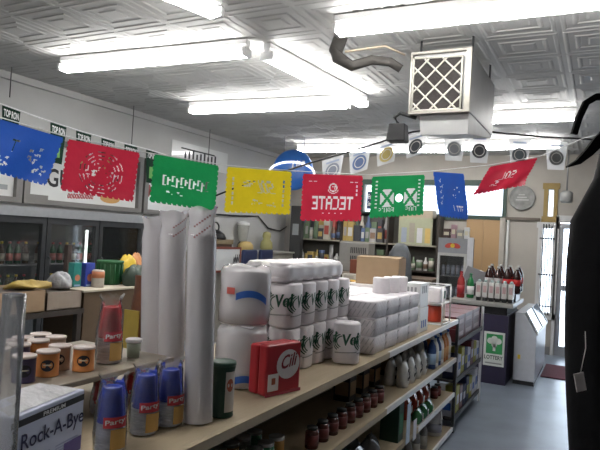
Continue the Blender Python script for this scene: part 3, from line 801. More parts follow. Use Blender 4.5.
# ---- framed beer posters above the cooler
pf = mat('poster_frame', (.20, .19, .18), .45, .2); pw = mat('poster_paper', (.74, .75, .74), .25, noise=.05, scale=4, coat=.6)
def poster(label, y0, y1, z0, z1):
    t = thing('framed_poster', label, 'poster', (XL, y0, z0), 0, 'framed beer posters over the cooler')
    L, h = y1-y0, z1-z0
    MB().box(0, 0, 0, .07, .07, h).box(0, L-.07, 0, .07, L, h).box(0, .07, 0, .07, L-.07, .055).box(0, .07, h-.06, .07, L-.07, h).build('frame', pf, t)
    p = MB().box(0, .07, .055, .02, L-.07, h-.06).build('poster_sheet', pw, t)
    return t, p, L, h
t, p, L, h = poster('leftmost framed poster above the cooler, cut by the left edge', 2.75, 3.98, 1.77, 2.48)
MB().cbox(.021, L*.8, .12, .002, .22, .05).build('print', mat('poster_grey', (.3, .32, .33), .5), p)
t, p, L, h = poster('framed white poster with black letters and red script, above the cooler', 4.0, 5.72, 1.77, 2.48)
tb = MB(); text(tb, 'GUINNESS', (.022, .30, .20), (0, 1.05, 0), (0, 0, .20), .02); tb.build('lettering', ink, p)
b = MB()
for k in range(5):
    b.tube([(.022, .62+k*.075+.03*math.cos(a), .125+.028*math.sin(a*2)+k*.004) for a in [PI*2*i/12 for i in range(13)]], .006, 5)
b.build('red_script', mat('script_red', (.5, .07, .08), .5), p)
b = MB().add([(.0215, 1.22+.16*math.cos(a), .14+.055*math.sin(a)) for a in [2*PI*i/20 for i in range(20)]], [tuple(range(20))]); b.build('picture', mat('poster_orange', (.55, .30, .10), .5), p)
MB().box(.0, .07, .055, .06, .30, .10).build('ledge', pf, p)
t, p, L, h = poster('framed poster with red letters above the far cooler door', 5.76, 7.15, 1.77, 2.48)
tb = MB(); text(tb, 'MILL', (.022, .12, .22), (0, .30, .06), (0, 0, .16), .02); tb.build('lettering', mat('dull_red_ink', (.34, .06, .06), .5), p)
t = thing('beer_banner', 'white banner with black strokes high on the left wall behind the green flag', 'banner', (XL+.005, 6.3, 2.50), 0)
MB().box(0, 0, 0, .01, 1.35, .32).build('sheet', pw, t)
b = MB()
for k in range(9): b.box(.0105, .28+k*.09, .08, .012, .32+k*.09, .19+.02*(k % 3))
b.box(.0105, .2, .225, .012, 1.0, .245).build('strokes', ink, t)

# ---- green pennant bunting in front of the posters
bt = thing('hanging_bunting', 'string of dark green pennants with white letters along the left wall', 'bunting', (XL+.35, 0, 0))
A = [at(px, py, X=XL+.35) for px, py in ((-12, 99), (0, 103.5), (40, 118), (80, 131), (115, 141), (150, 150), (185, 161))]
rel = lambda q: (0, q.y, q.z)
MB().tube([rel(q) for q in A], .008, 6).build('cord', whitep, bt)
def on(px):
    for a, b in zip(A, A[1:]):
        pass
    xs_ = (-12, 0, 40, 80, 115, 150, 185)
    for i in range(6):
        if xs_[i] <= px <= xs_[i+1]:
            f = (px-xs_[i])/(xs_[i+1]-xs_[i]); return A[i].lerp(A[i+1], f)
for k, px in enumerate((2, 19, 50, 76, 101, 124, 146)):
    if k == 1: continue
    a, b = on(px), on(min(px+18-k, 184)); hh = .40
    m_ = (a+b)/2; dr_ = Vector((0, b.y-a.y, b.z-a.z))
    b1 = a+dr_*.16+Vector((0, 0, -hh)); b2 = b-dr_*.16+Vector((0, 0, -hh))
    s = MB().add([rel(a), rel(b), rel(b2), rel(b1)], [(0, 3, 2, 1)]); o = s.build('pennant', mat('pennant_green', (.006, .028, .016), .8, spec=.2), bt)
    so = o.modifiers.new('thick', 'SOLIDIFY'); so.thickness = .002
    tb = MB(); o0 = a+dr_*.10+Vector((.004, 0, -.10)); text(tb, 'TOP RON', o0-bt.location, dr_*.80, (0, 0, .068), .03); tb.build('lettering', whitep, o)
    q = a+dr_*.5+Vector((.004, 0, -.25)); MB().cbox(0, q.y, q.z-.09, .001, .07, .14).build('picture', mat('pennant_leaf', (.10, .30, .06), .5), o)

# ---- hanging wires
wire = mat('wire', (.08, .08, .08), .5)
for k, (p0, p1, X) in enumerate((((12, 62), (12, 98), -5.0), ((134, 106), (127, 143), -5.0), ((210, 132), (201, 156), -5.0))):
    a = at(*p0, X=X); b = at(*p1, X=X); a.z = ZC-.02
    t = thing('hanger_wire', 'thin wire hanging from the ceiling, %s of three along the left wall' % ['nearest', 'middle', 'farthest'][k], 'wire', (a.x, a.y, b.z), 0, 'hanging wires')
    MB().tube([(0, 0, a.z-b.z), (0, (b.y-a.y)*.0, 0)], .005, 5).build('strand', wire, t)

# ================================================================== PERFORATED PAPER FLAGS
FONT = {'T':('11111','00100','00100','00100','00100','00100','00100'),'E':('11111','10000','10000','11110','10000','10000','11111'),
'C':('01111','10000','10000','10000','10000','10000','01111'),'A':('01110','10001','10001','11111','10001','10001','10001'),
'X':('10001','11011','01110','00100','01110','11011','10001'),'S':('01111','10000','10000','01110','00001','00001','11110'),
'O':('01110','10001','10001','10001','10001','10001','01110'),'L':('10000','10000','10000','10000','10000','10000','11111'),
'I':('111','010','010','010','010','010','111'),'R':('11110','10001','10001','11110','10100','10010','10001'),'B':('11110','10001','10001','11110','10001','10001','11110'),
'N':('10001','11001','10101','10101','10011','10001','10001'),'Q':('01110','10001','10001','10001','10101','10010','01101'),'U':('10001','10001','10001','10001','10001','10001','01110'),'D':('11110','10001','10001','10001','10001','10001','11110')}
NXF, NYF = 76, 56
def stamp(mask, txt, cx, cy, sx, sy, mirror=True, slant=0, gap=1):
    w = sum(len(FONT[c][0])+gap for c in txt)-gap
    for n_x in range(int(w*sx)):
        for n_y in range(int(7*sy)):
            u, v = int(n_x/sx), int(n_y/sy); x = 0
            for c in txt:
                lw = len(FONT[c][0])
                if x <= u < x+lw:
                    if FONT[c][v][u-x] == '1':
                        ix = cx-w*sx/2+n_x+slant*(3.5*sy-n_y); ix = 2*cx-ix if mirror else ix
                        mask.add((int(ix), int(cy+n_y)))
                x += lw+gap
def edge(mask, notch=True):
    for i in range(NXF):
        if i % 6 < 2: mask.add((i, NYF-1)); mask.add((i, NYF-2) if i % 6 == 0 else (i, NYF-1))
    for j in range(NYF):
        if j % 6 < 2: mask.add((0, j)); mask.add((NXF-1, j))
def flag(name, label, tl, tr_, h, rgb, holes, backed=(), lean=0, amp=.006, curl=0, swing=0):
    """a sheet hung by its top edge between two points; holes are real cut-outs"""
    tl, tr_ = Vector(tl)-Vector((0,0,.004)), Vector(tr_)-Vector((0,0,.004)); r = tr_-tl; t = thing('hanging_flag', label, 'flag', tl, 0, 'papel picado beer flags')
    rd = r.normalized(); dn_ = (Vector((0,0,-1))+rd*lean); nrm = rd.cross(Vector((0,0,-1))).normalized(); dn_ = dn_+nrm*swing
    def P(i, j):
        u, v = i/NXF, j/NYF
        z = amp*(math.sin(u*9+v*2)+.6*math.sin(v*7+u*3))*v+curl*v*v
        return r*u+dn_*(h*v)+nrm*z
    gv = [P(i, j) for j in range(NYF+1) for i in range(NXF+1)]
    cell = lambda i, j: (j*(NXF+1)+i, (j+1)*(NXF+1)+i, (j+1)*(NXF+1)+i+1, j*(NXF+1)+i+1)
    fs_ = [cell(i, j) for j in range(NYF) for i in range(NXF) if (i, j) not in holes and (i, j) not in backed]
    MB().add(gv, fs_, True).build('sheet', sheet_mat('sheet_'+name, rgb), t)
    if backed:
        used = {}; vs = []; f2 = []
        for (i, j) in backed:
            if not (0 <= i < NXF and 0 <= j < NYF) or (i, j) in holes: continue
            q = []
            for n_ in cell(i, j):
                if n_ not in used: used[n_] = len(vs); vs.append(gv[n_])
                q.append(used[n_])
            f2.append(tuple(q))
        MB().add(vs, f2, True).build('pale_print', sheet_mat('sheet_white', (.85, .85, .85)), t)
    return t
random.seed(3)
def scat(n, x0, x1, y0, y1, m, w=3, hh=2):
    for _ in range(n):
        i, j = random.randint(x0, x1), random.randint(y0, y1)
        for a in range(random.randint(1, w)):
            for b in range(random.randint(1, hh)): m.add((i+a, j+b))
def ring(m, cx, cy, r0, r1, a0=0, a1=360, asp=1.0):
    for i in range(NXF):
        for j in range(NYF):
            d = math.hypot(i-cx, (j-cy)*asp); an = math.degrees(math.atan2(j-cy, i-cx)) % 360
            if r0 <= d < r1 and a0 <= an <= a1: m.add((i, j))
def fp(px, py, d): return at(px, py, d=d)
# 1 blue
m = set(); edge(m); stamp(m, 'T', 28, 16, 1.6, 2); scat(14, 46, 56, 14, 36, m, 4, 3); scat(18, 6, 26, 32, 46, m, 4, 2); scat(12, 55, 70, 36, 48, m, 3, 3)
flag('blue', 'dark blue perforated flag at far left of the string', fp(-4, 117, 2.3), fp(64, 137, 2.38), .212, (.025, .11, .52), m, lean=-.27)
# 2 red
m = set(); edge(m)
for r in (14, 18, 22): 
    for k in range(10): ring(m, 38, 29, r, r+1.0, k*36, k*36+22)
scat(8, 30, 44, 20, 36, m, 2, 2); scat(10, 44, 54, 26, 40, m, 2, 2)
bk = set(); scat(9, 22, 30, 28, 33, bk, 4, 2)
flag('red', 'red perforated flag with ring pattern left of the green lettered flag', fp(68, 138, 2.38), fp(140, 152, 2.48), .212, (.60, .03, .065), m, bk-m, lean=-.08)
# 3 green
m = set(); edge(m); x = 12
for k in range(11):
    for a in range(2): 
        for b in range(11-(k % 3)*2): m.add((x+a, 22+b+(k % 2)*2))
    for a in range(4):
        if k % 2: m.add((x+a, 22+4)); m.add((x+a, 23+4))
        else: m.add((x+a, 22)); m.add((x+a, 33))
    x += 5
scat(6, 12, 34, 40, 43, m, 4, 1)
flag('green', 'green perforated flag with pale lettering between red and yellow flags', fp(154, 153, 2.6), fp(219, 165, 2.75), .215, (.018, .33, .10), m, lean=-.03)
# 4 yellow
m = set(); edge(m); stamp(m, 'SOL', 44, 14, 1.3, 2.4, slant=.35)
for j in range(12, 46, 6):
    for b in range(4):
        for a in range(2): m.add((7+a, j+b)); m.add((66+a, j+b))
scat(9, 16, 30, 12, 22, m, 5, 2); scat(10, 28, 58, 37, 45, m, 6, 2)
flag('yellow', 'yellow perforated flag between the green lettered and red lettered flags', fp(227, 166, 2.85), fp(292, 171, 3.0), .222, (.72, .56, .02), m, amp=.004)
# 5 red, white letters seen from behind
m = set(); edge(m); bk = set(); stamp(bk, 'TECATE', 35, 26, 1.45, 2.2, gap=.6) if False else None
b5 = set(); stamp(b5, 'TECATE', 38, 26, 1.5, 2.3)
ring(b5, 38, 15, 4, 5.2, 0, 360); ring(b5, 38, 15, 6.5, 7.6, 20, 160); scat(5, 36, 40, 12, 17, b5, 2, 2)
for x in (8, 60):
    for a in range(4): b5.add((x+a, 8)); b5.add((x+a+6, 8))
for j in (12, 17, 22):
    for b in range(3): b5.add((68, j+b)); b5.add((69, j+b))
for k in range(9):
    if k % 2: b5.add((22+k*4, 46)); b5.add((23+k*4, 46))
flag('red', 'bright red perforated flag with mirrored white letters near the middle', fp(303, 173, 3.05), fp(363, 175, 3.15), .246, (.60, .03, .065), m, b5-m)
# 6 green XX
m = set(); edge(m); b6 = set()
for c in (22, 56):
    for i in range(-9, 10):
        for j in range(0, 24):
            v = (j-12)*.75
            if (abs(v) > abs(i)+2 or abs(i) > abs(v)+2.5) and abs(i)+abs(v) < 15: b6.add((c+i, 18+j))
for j in range(6, 46, 5):
    for b in range(2):
        for a in range(3): b6.add((6+a, j+b)); b6.add((67+a, j+b))
stamp(b6, 'DOS', 58, 43, .9, .9); stamp(b6, 'EQUIS', 22, 43, .8, .9)
ring(m, 39, 30, 0, 5.2)
flag('green', 'green perforated flag with two white crosses', fp(372, 176, 3.2), fp(425, 174, 3.3), .228, (.018, .33, .10), m, b6-m)
# 7 blue lite
m = set(); edge(m); b7 = set()
for k in range(5):
    for a in range(3): b7.add((12+a+(k % 2)*5, 10+k*7+a)); b7.add((14+a+(k % 2)*5, 10+k*7-a)); b7.add((13+a, 11+k*7))
stamp(b7, 'LITE', 52, 40, 1.0, 1.1, mirror=False); scat(8, 44, 58, 12, 34, b7, 2, 2)
flag('blue', 'blue perforated flag hanging slanted in front of the bright back window', fp(433, 171, 3.3), fp(464, 173, 3.15), .245, (.025, .11, .52), m, b7-m, lean=.20, amp=.012)
# 8 red far right, blown sideways
m = set(); edge(m); b8 = set(); stamp(b8, 'SOL', 38, 18, 1.6, 2.2); scat(10, 10, 24, 30, 44, b8, 4, 2)
flag('red', 'small red perforated flag blown sideways at the right end of the string', fp(490, 166, 3.3), fp(538, 157, 3.35), .145, (.60, .03, .065), m, b8-m, lean=-.62, amp=.02)
t = thing('flag_cord', 'white cord that carries the perforated flags', 'cord', fp(-20, 112, 2.27))
q = [fp(-20, 112, 2.27), fp(66, 137, 2.375), fp(141, 152, 2.485), fp(223, 165.3, 2.8), fp(297, 171.5, 3.02), fp(368, 175, 3.18), fp(430, 171.5, 3.32), fp(488, 165.5, 3.31), fp(540, 156.5, 3.36), fp(582, 139, 3.2), fp(640, 124, 2.9)]
MB().tube([(v-t.location)+Vector((0,0,.002)) for v in q], .0022, 6).build('strand', whitep, t)

# ---- black cable with emblem pennants
dC = 5.45
t = thing('hanging_bunting', 'black cable of clear pennants with round emblems below the filter box', 'bunting', at(250, 176, d=dC))
pts = [(215, 196), (250, 182), (320, 160), (365, 147), (412, 132), (450, 127), (500, 133), (545, 137), (600, 140), (650, 142)]
q = [at(x, y, d=dC) for x, y in pts]
MB().tube([v-t.location for v in q], .009, 6).build('cable', black, t)
penn = film('pennant_film', (.8, .82, .85), .42, .2, 1.0)
emb = [(.18, .2, .25), (.10, .15, .30), (.45, .36, .12), (.06, .07, .08), (.30, .32, .34), (.05, .05, .06), (.10, .12, .13), (.14, .15, .15)]
for k, (px, py) in enumerate(((333, 158), (360, 150), (387, 142), (416, 134), (455, 132), (480, 134), (520, 138), (557, 141))):
    a = at(px-11, py-(-2 if px < 440 else 1)+1, d=dC)-t.location; b = at(px+11, py+(-4 if px < 440 else 1), d=dC)-t.location; hh = .21 if k < 4 else .265; dv = b-a
    o = MB().add([a, b, b-dv*.12-Vector((0,0,hh)), a+dv*.12-Vector((0,0,hh))], [(0,3,2,1)]).build('pennant', penn, t)
    n_ = dv.cross(Vector((0,0,1))).normalized(); c = (a+b)/2-Vector((0,0,hh*.58))+n_*.004
    e_ = dv.normalized()
    pv = lambda r: [c+n_*r*0+e_*r*math.cos(x_)+Vector((0,0,1))*r*math.sin(x_) for x_ in [2*PI*i/20 for i in range(20)]]
    em = MB().add(pv(  .069), [tuple(range(20))]).build('emblem', mat('emblem_%d' % k, emb[k], .5), o)
    vs = [v+n_*.002 for v in pv(.050)]+[v+n_*.002 for v in pv(.042)]
    MB().add(vs, [(i, (i+1) % 20, 20+(i+1) % 20, 20+i) for i in range(20)]).build('emblem_ring', mat('emblem_ring', (.6, .6, .58), .5), em)
    MB().add([a+Vector((0,0,-.03))+n_*.003+dv*.2, b+Vector((0,0,-.03))+n_*.003-dv*.2, b+Vector((0,0,-.048))+n_*.003-dv*.2, a+Vector((0,0,-.048))+n_*.003+dv*.2], [(0,3,2,1)]).build('blue_bar', mat('pennant_bar', (.25, .30, .42), .5), o)

# ================================================================== FILTER BOX UNDER THE CEILING
dA = 4.1; P1 = at(409, 113, d=dA); w_ = (at(468, 112, Y=P1.y)-P1).x; hA = at(409, 54, Y=P1.y).z-P1.z
t = thing('air_filter_box', 'silver ceiling air unit with white lattice filter on its front', 'air unit', (P1.x, P1.y, P1.z))
dp = .98
galv = mat('galvanised', (.36, .36, .355), .5, .7, noise=.12, scale=6)
MB().box(0, .03, 0, w_, dp, hA).build('casing', galv, t, bevel=.006)
MB().box(-.006, 0, -.008, w_+.006, .04, .010).box(-.006, 0, hA-.008, w_+.006, .04, hA+.008).box(-.006, 0, .010, .006, .04, hA-.008).box(w_-.03, 0, .010, w_+.006, .04, hA-.008).build('front_frame', mat('frame_beige', (.36, .34, .30), .4, .6), t)
fr = MB().box(.008, .012, .012, w_-.05, .026, hA-.04).build('filter', mat('filter_dark', (.035, .03, .028), .9, bump=.5, scale=60), t)
b = MB(); x0, x1, z0, z1 = .014, w_-.056, .016, hA-.045
for sg in (1, -1):
    for k in range(-6, 12):
        s0 = x0+k*.125
        pts_ = []
        for zz in [z0+(z1-z0)*i/40 for i in range(41)]:
            xx = s0+sg*(zz-z0)*1.0+(0 if sg > 0 else .06)
            if x0 <= xx <= x1: pts_.append((xx, .008, zz))
        if len(pts_) > 2: b.tube(pts_, .0065, 5)
for (a, c) in (((x0, z0), (x1, z0)), ((x1, z0), (x1, z1)), ((x1, z1), (x0, z1+.012)), ((x0, z1+.012), (x0, z0))): b.tube([(a[0], .008, a[1]), (c[0], .008, c[1])], .007, 6)
b.build('lattice', mat('lattice_white', (.58, .56, .50), .6), fr)
MB().loft([[(.06, .05, -.002), (w_-.005, .05, -.002), (w_-.005, .05, -.15), (.075, .05, -.15)], [(.06, dp-.02, -.002), (w_-.005, dp-.02, -.002), (w_-.005, dp-.02, -.02), (.075, dp-.02, -.02)]], smooth=False).build('drip_pan', galv, t)
for y in (.15, .85):
    for x in (.02, w_-.02): MB().tube([(x, y, hA), (x, y, ZC-P1.z)], .008, 6).build('hanger_rod', dark, t)
MB().loft([[(-.17, .02, -.19), (-.03, .02, -.19), (-.03, .14, -.19), (-.17, .14, -.19)], [(-.16, .03, -.06), (-.04, .03, -.06), (-.04, .13, -.06), (-.16, .13, -.06)]], smooth=False).build('motor_box', black, t, bevel=.01)
MB().tube([(-.10, .08, -.06), (-.13, .08, -.01), (-.09, .08, .02), (-.03, .08, .0), (.03, .08, -.02)], .014).build('motor_hose', black, t)
q = [at(x, y, d=dA) for x, y in ((337, 57), (352, 66), (372, 60), (390, 62), (401, 69))]
t2 = thing('insulated_pipe', 'dark lagged pipe running from the ceiling to the filter box', 'pipe', q[0])
MB().tube([(at(330, 40, d=dA)-q[0]).lerp(Vector((0,0,0)), f) for f in (.0, 1)] if False else [Vector((-.02, .1, ZC-q[0].z)), Vector((-.02, .02, .05))]+[v-q[0] for v in q], [.05, .05, .045, .038, .034, .032, .03], 12).build('lagging', mat('pipe_lagging', (.06, .055, .05), .8, bump=.6), t2)
t2 = thing('conduit', 'thin pale conduit bent along the ceiling above the lagged pipe', 'conduit', (q[0].x, q[0].y, q[0].z))
MB().tube([v-q[0] for v in [at(345, 52, d=4.0), at(385, 46, d=4.0), at(405, 55, d=4.05)]], .008, 6).build('tube', mat('conduit_tan', (.36, .30, .22), .5), t2)

# ================================================================== GARMENT RACK AT THE RIGHT EDGE
cloth = mat('black_cloth', (.004, .004, .005), .85, noise=.2, bump=.4, spec=.2); leather = mat('black_leather', (.010, .010, .011), .28, noise=.15, bump=.3, spec=.7)
t = thing('garment_rack', 'black metal clothes rack at the right edge', 'rack', (.335, 1.45, 0))
MB().tube([(0, -.85, 2.02), (0, .80, 2.02)], .013).build('rail', black, t)
for y in (-.84, .79): MB().tube([(0, y, 0), (0, y, 2.02)], .016).build('post', black, t)
MB().tube([(-.05, -.84, .03), (.3, -.84, .03)], .016).build('foot', black, t); MB().tube([(-.05, .79, .03), (.3, .79, .03)], .016).build('foot', black, t)
def sst(q):
    q = max(0, min(1, q)); return q*q*(3-2*q)
def garment(label, loc, m, w, top, bot, seed, rz=0):
    t = thing('black_jacket', label, 'jacket', loc, rz, 'black garments on the rack'); rnd = random.Random(seed); ph = [rnd.uniform(0, 6) for _ in range(6)]
    secs = []; n = 44
    for k in range(14):
        v = k/13; z = top-(top-bot)*v
        wx = w*(.30+.62*min(1, v*13)+.08*sst((v-.10)/.10))*(1+.10*v+.03*math.sin(v*9+ph[0])); dy = (.05+.075*min(1, v*4))*(1+.15*math.sin(v*6+ph[1]))
        secs.append([((wx*math.cos(a))*(1+.05*math.sin(7*a+ph[2]+v*2)), dy*math.sin(a)*(1+.22*math.sin(9*a+ph[3]+v*1.5)), z+.012*math.sin(4*a+ph[4])*v) for a in [2*PI*i/n for i in range(n)]])
    MB().loft(secs).build('body', m, t)
    for sg in (-1, 1):
        s2 = []
        for k in range(10):
            v = k/9; z = top-.035-.645*v; x = sg*(w*(.84+.12*sst((v-.16)/.2))+.02*math.sin(v*3))
            s2.append([(x+.055*math.cos(a)*(1-.25*v), .01-.05*v+.07*math.sin(a)*(1-.2*v)*(1+.1*math.sin(5*a+ph[5])), z) for a in [2*PI*i/18 for i in range(18)]])
        MB().loft(s2).build('sleeve', m, t)
    hk = [(0, 0, top-.01), (.004, 0, 1.97), (.023, 0, 2.0), (.023, 0, 2.03), (0, 0, 2.043), (-.023, 0, 2.03)]
    MB().tube(hk, .004, 6).build('hanger_hook', dark, t)
    return t
garment('black cloth jacket hanging nearest on the rack, cut by the right edge', (.335, 1.10, 0), cloth, .33, 1.90, .30, 1)
garment('glossy black leather jacket hanging behind the nearest cloth jacket', (.335, 1.45, 0), leather, .34, 1.91, .55, 2)
garment('long black cloth coat hanging farthest along the rack', (.335, 1.83, 0), cloth, .35, 1.91, .12, 3)
def strap(label, pts, d, wd):
    q = [at(x, y, d=d) for x, y in pts]; t = thing('black_strap', label, 'strap', q[-1]); n_ = len(q)
    secs = []
    for i, v in enumerate(q):
        tan_ = (q[min(i+1, n_-1)]-q[max(i-1, 0)]).normalized(); sd = tan_.cross(_f).normalized()*wd[i]; th = _f*.004
        c = v-q[-1]; secs.append([c-sd-th, c+sd-th, c+sd+th, c-sd+th])
    MB().loft(secs, smooth=False).build('webbing', cloth, t)
strap('black strap arching over and dangling in front of the far light', [(606, 97), (596, 97), (586, 103), (579, 118), (574, 134)], 1.05, [.006, .006, .0055, .005, .005])
strap('black pointed sash sweeping left at flag cord height', [(606, 134), (598, 142), (588, 153), (578, 162), (567, 167)], .84, [.008, .008, .006, .004, .001])
t = thing('hanging_tag', 'small pale paper tag hanging on a black jacket at lower right', 'tag', at(580, 382, d=.86), .5)
MB().obox((0, 0, 0), (.007, 0, .002), (0, .001, 0), (-.003, 0, .013)).build('paper', mat('tag_paper', (.55, .50, .48), .6), t)
MB().tube([(0, 0, .012), (.006, 0, .05), (.02, .03, .07)], .0007, 5).build('string', mat('tag_paper', (1,1,1)), t)

# ================================================================== LOTTERY COUNTER, FREEZER, FRIDGE
a0 = at(505, 386, Z=0); cxr = a0.x; cy = a0.y; zc = .945
ct = thing('sales_counter', 'dark purple sales counter with white and green lottery sign', 'counter', (cxr, cy, 0))
purp = mat('counter_purple', (.03, .024, .055), .4, noise=.15)
MB().box(-.62, 0, 0, 0, .95, .80).build('body', purp, ct)
MB().box(-.60, .04, .80, -.02, .93, .90).build('recess', black, ct)
MB().box(-.68, -.05, .895, .05, .99, zc).build('worktop', mat('worktop_grey', (.28, .27, .25), .4), ct, bevel=.006)
s1 = at(482, 321+10, Y=cy); sx0 = at(484, 340, Y=cy).x-cxr; sx1 = at(505, 340, Y=cy).x-cxr; sz1 = at(494, 332, Y=cy).z; sz0 = at(494, 366, Y=cy).z
sg_ = MB().box(sx0, -.008, sz0, sx1, 0, sz1).build('lottery_sign', mat('sign_white', (.66, .68, .64), .5), ct)
W = sx1-sx0; hS = sz1-sz0
MB().box(sx0+W*.12, -.010, sz0+hS*.36, sx1-W*.1, -.008, sz1-hS*.06).build('green_square', mat('sign_green', (.03, .26, .08), .5), sg_)
b = MB(); c = Vector((sx0+W*.51, -.0112, sz0+hS*.66))
for (dx, dz, rr) in ((-.045, .03, .036), (.045, .03, .036), (0, .055, .036), (0, -.01, .032)):
    b.add([c+Vector((dx+rr*math.cos(x_), 0, dz+rr*math.sin(x_))) for x_ in [2*PI*i/14 for i in range(14)]], [tuple(range(14))])
b.box(c.x-.015, -.0112, c.z-.085, c.x+.015, -.0108, c.z); b.build('emblem', mat('sign_white', (1,1,1)), sg_)
tb = MB(); text(tb, 'LOTTERY', (sx0+W*.06, -.009, sz0+hS*.19), (W*.88, 0, 0), (0, 0, hS*.12), .02); tb.build('lettering', ink, sg_)
MB().box(sx0+W*.1, -.009, sz0+hS*.06, sx1-W*.1, -.008, sz0+hS*.1).build('fine_print', grey, sg_)
# creamer dispensers in a row
def disp():
    t = thing('pump_dispenser', '', 'dispenser')
    MB().cbox(0, 0, .04, .062, .10, .18).build('body', mat('dispenser_body', (.55, .54, .52), .4), t, bevel=.008)
    MB().cbox(0, -.01, 0, .05, .07, .045).build('base', black, t, bevel=.004)
    MB().box(-.02, -.052, .10, .02, -.0505, .18).build('label', mat('dispenser_label', (.45, .30, .30), .5), t)
    MB().lathe([(.022, .22), (.02, .24), (.010, .25), (0, .25)], 12).build('knob', mat('dispenser_teal', (.35, .45, .45), .4), t)
    return Kind(t)
dk = disp()
for k in range(6):
    dk.place((cxr-.36+k*.073, cy+.10, zc+.001), 0, 'pale pump dispenser, %s from the left on the counter' % ORD[k], 'pump dispensers on the counter')
t = thing('display_tray', 'dark stepped display tray under the cola bottles', 'tray', (cxr-.13, cy+.42, zc+.001))
MB().box(-.19, -.16, 0, .17, .22, .09).box(-.19, .03, .09, .17, .22, .11).build('step', black, t)
def cola(lm, nm):
    t = thing('cola_bottle', '', 'bottle')
    MB().lathe([(.040, 0), (.052, .012), (.052, .19), (.045, .235), (.018, .285), (.016, .30), (0, .30)], 18).build('body', mat('cola_dark', (.035, .012, .010), .12), t)
    MB().lathe([(.0528, .10), (.0528, .175)], 18).build('label', lm, t)
    MB().lathe([(.018, .295), (.018, .318), (0, .319)], 12).build('cap', mat('cap_grey', (.55, .55, .55), .4), t)
    return Kind(t)
cr = cola(mat('cola_red', (.55, .02, .02), .4), 'red'); cb = cola(mat('cola_grey', (.45, .42, .42), .4), 'grey')
for r in range(2):
    for k in range(4):
        (cb if k < 2 else cr).place((cxr-.29+k*.107, cy+.34+r*.18, zc+(.0925 if r == 0 else .113)), 0, 'dark cola bottle with %s label, %s from the left, %s row' % ('pale' if k < 2 else 'red', ORD[k], ['front', 'back'][r]), 'cola bottles on the counter')
gs = bottle(mat('soda_green', (.02, .20, .06), .15), green, whitep, 'soda_bottle', 1.45)
rs = bottle(mat('soda_red', (.35, .03, .03), .15), red, red, 'soda_bottle', 1.55)
gs.place((cxr-.50, cy+.30, zc+.001), 0, 'green soda bottle left of the cola bottles on the counter', 'soda bottles on the counter')
rs.place((cxr-.60, cy+.22, zc+.001), 0, 'red soda bottle at the left end of the counter', 'soda bottles on the counter')
t = thing('counter_carton', 'pale printed carton at the left end of the counter recess', 'carton', (cxr-.80, cy+.10, 0))
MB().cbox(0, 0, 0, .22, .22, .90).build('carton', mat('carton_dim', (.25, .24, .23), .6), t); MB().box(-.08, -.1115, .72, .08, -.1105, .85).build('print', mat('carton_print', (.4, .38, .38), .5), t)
t = thing('register', 'dark card terminal with angled screen left of the soda bottles', 'terminal', (cxr-.48, cy+.72, zc+.001))
MB().cbox(0, 0, 0, .20, .16, .16).build('base', black, t, bevel=.01); MB().obox((-.02, .02, .24), (.16, 0, -.05), (0, .015, 0), (.03, 0, .09)).build('screen', mat('grey_shell', (.22, .22, .23), .5), t, bevel=.006)
# freezer
b0, b1 = at(516, 384, Z=0), at(537, 368, Z=0)
t = thing('ice_cream_freezer', 'white chest freezer with slanted glass lid beside the counter', 'freezer', (cxr+.055, cy+.18, 0))
fz = mat('freezer_white', (.55, .57, .62), .35)
Lf, Wf, h0, h1 = 1.35, .24, .84, .60
MB().loft([[(0, 0, .05), (0, 0, h0), (.10, 0, h0), (Wf, 0, h1), (Wf, 0, .05)], [(0, Lf, .05), (0, Lf, h0), (.10, Lf, h0), (Wf, Lf, h1), (Wf, Lf, .05)]], smooth=False).build('body', fz, t, bevel=.008)
sl = Vector((Wf-.10, 0, h1-h0))
MB().obox(Vector((.10, Lf/2, h0))+sl*.5+Vector((.008, 0, .010)), sl*.48, (0, Lf*.48, 0), (.004, 0, .004)).build('glass_lid', mat('lid_glass', (.30, .38, .48), .08, noise=0), t)
b = MB()
for f in (0.02, .5, .98): b.obox(Vector((.10, Lf*f, h0))+sl*.5+Vector((.012, 0, .016)), sl*.5, (0, .018, 0), (.006, 0, .006))
b.obox(Vector((Wf+.004, Lf/2, h1+.01)), (.012, 0, 0), (0, Lf*.5, 0), (0, 0, .015)); b.build('lid_frame', alu, t)
MB().box(0, .02, 0, Wf-.01, Lf-.02, .05).build('plinth', dark, t)
MB().cbox(.06, -.002, .3, .03, .004, .05).build('latch', yellow, t)
# glass door drinks fridge
yF = 8.2; q0 = at(438, 252, Y=yF); q1 = at(467, 252, Y=yF); zt0 = at(450, 238, Y=yF).z; zd = at(450, 253, Y=yF).z
wF = q1.x-q0.x
t = thing('drinks_fridge', 'glass door drinks fridge with red and yellow header behind the cardboard box', 'fridge', (q0.x, yF, 0))
MB().box(0, .02, 0, .03, .5, zt0).box(wF-.03, .02, 0, wF, .5, zt0).box(.03, .47, 0, wF-.03, .5, zt0).box(.03, .02, 0, wF-.03, .5, .18).box(.03, .02, zd, wF-.03, .5, zt0).build('cabinet', mat('fridge_body', (.10, .10, .10), .5), t)
hd = MB().box(0, 0, zd, wF, .02, zt0).build('header', mat('fridge_header', (.30, .31, .33), .5), t)
b = MB()
for sg, x_ in ((1, .16), (-1, .26)):
    b.add([(x_*wF/.42+.06*math.cos(a), -.002, (zd+zt0)/2+.035*math.sin(a)+.012*math.cos(a)*sg) for a in [2*PI*i/16 for i in range(16)]], [tuple(range(16))])
b.build('red_mark', mat('header_red', (.55, .06, .04), .5), hd)
MB().add([(wF/2+.03*math.cos(a), -.003, (zd+zt0)/2+.03*math.sin(a)) for a in [2*PI*i/16 for i in range(16)]], [tuple(range(16))]).build('yellow_disc', yellow, hd)
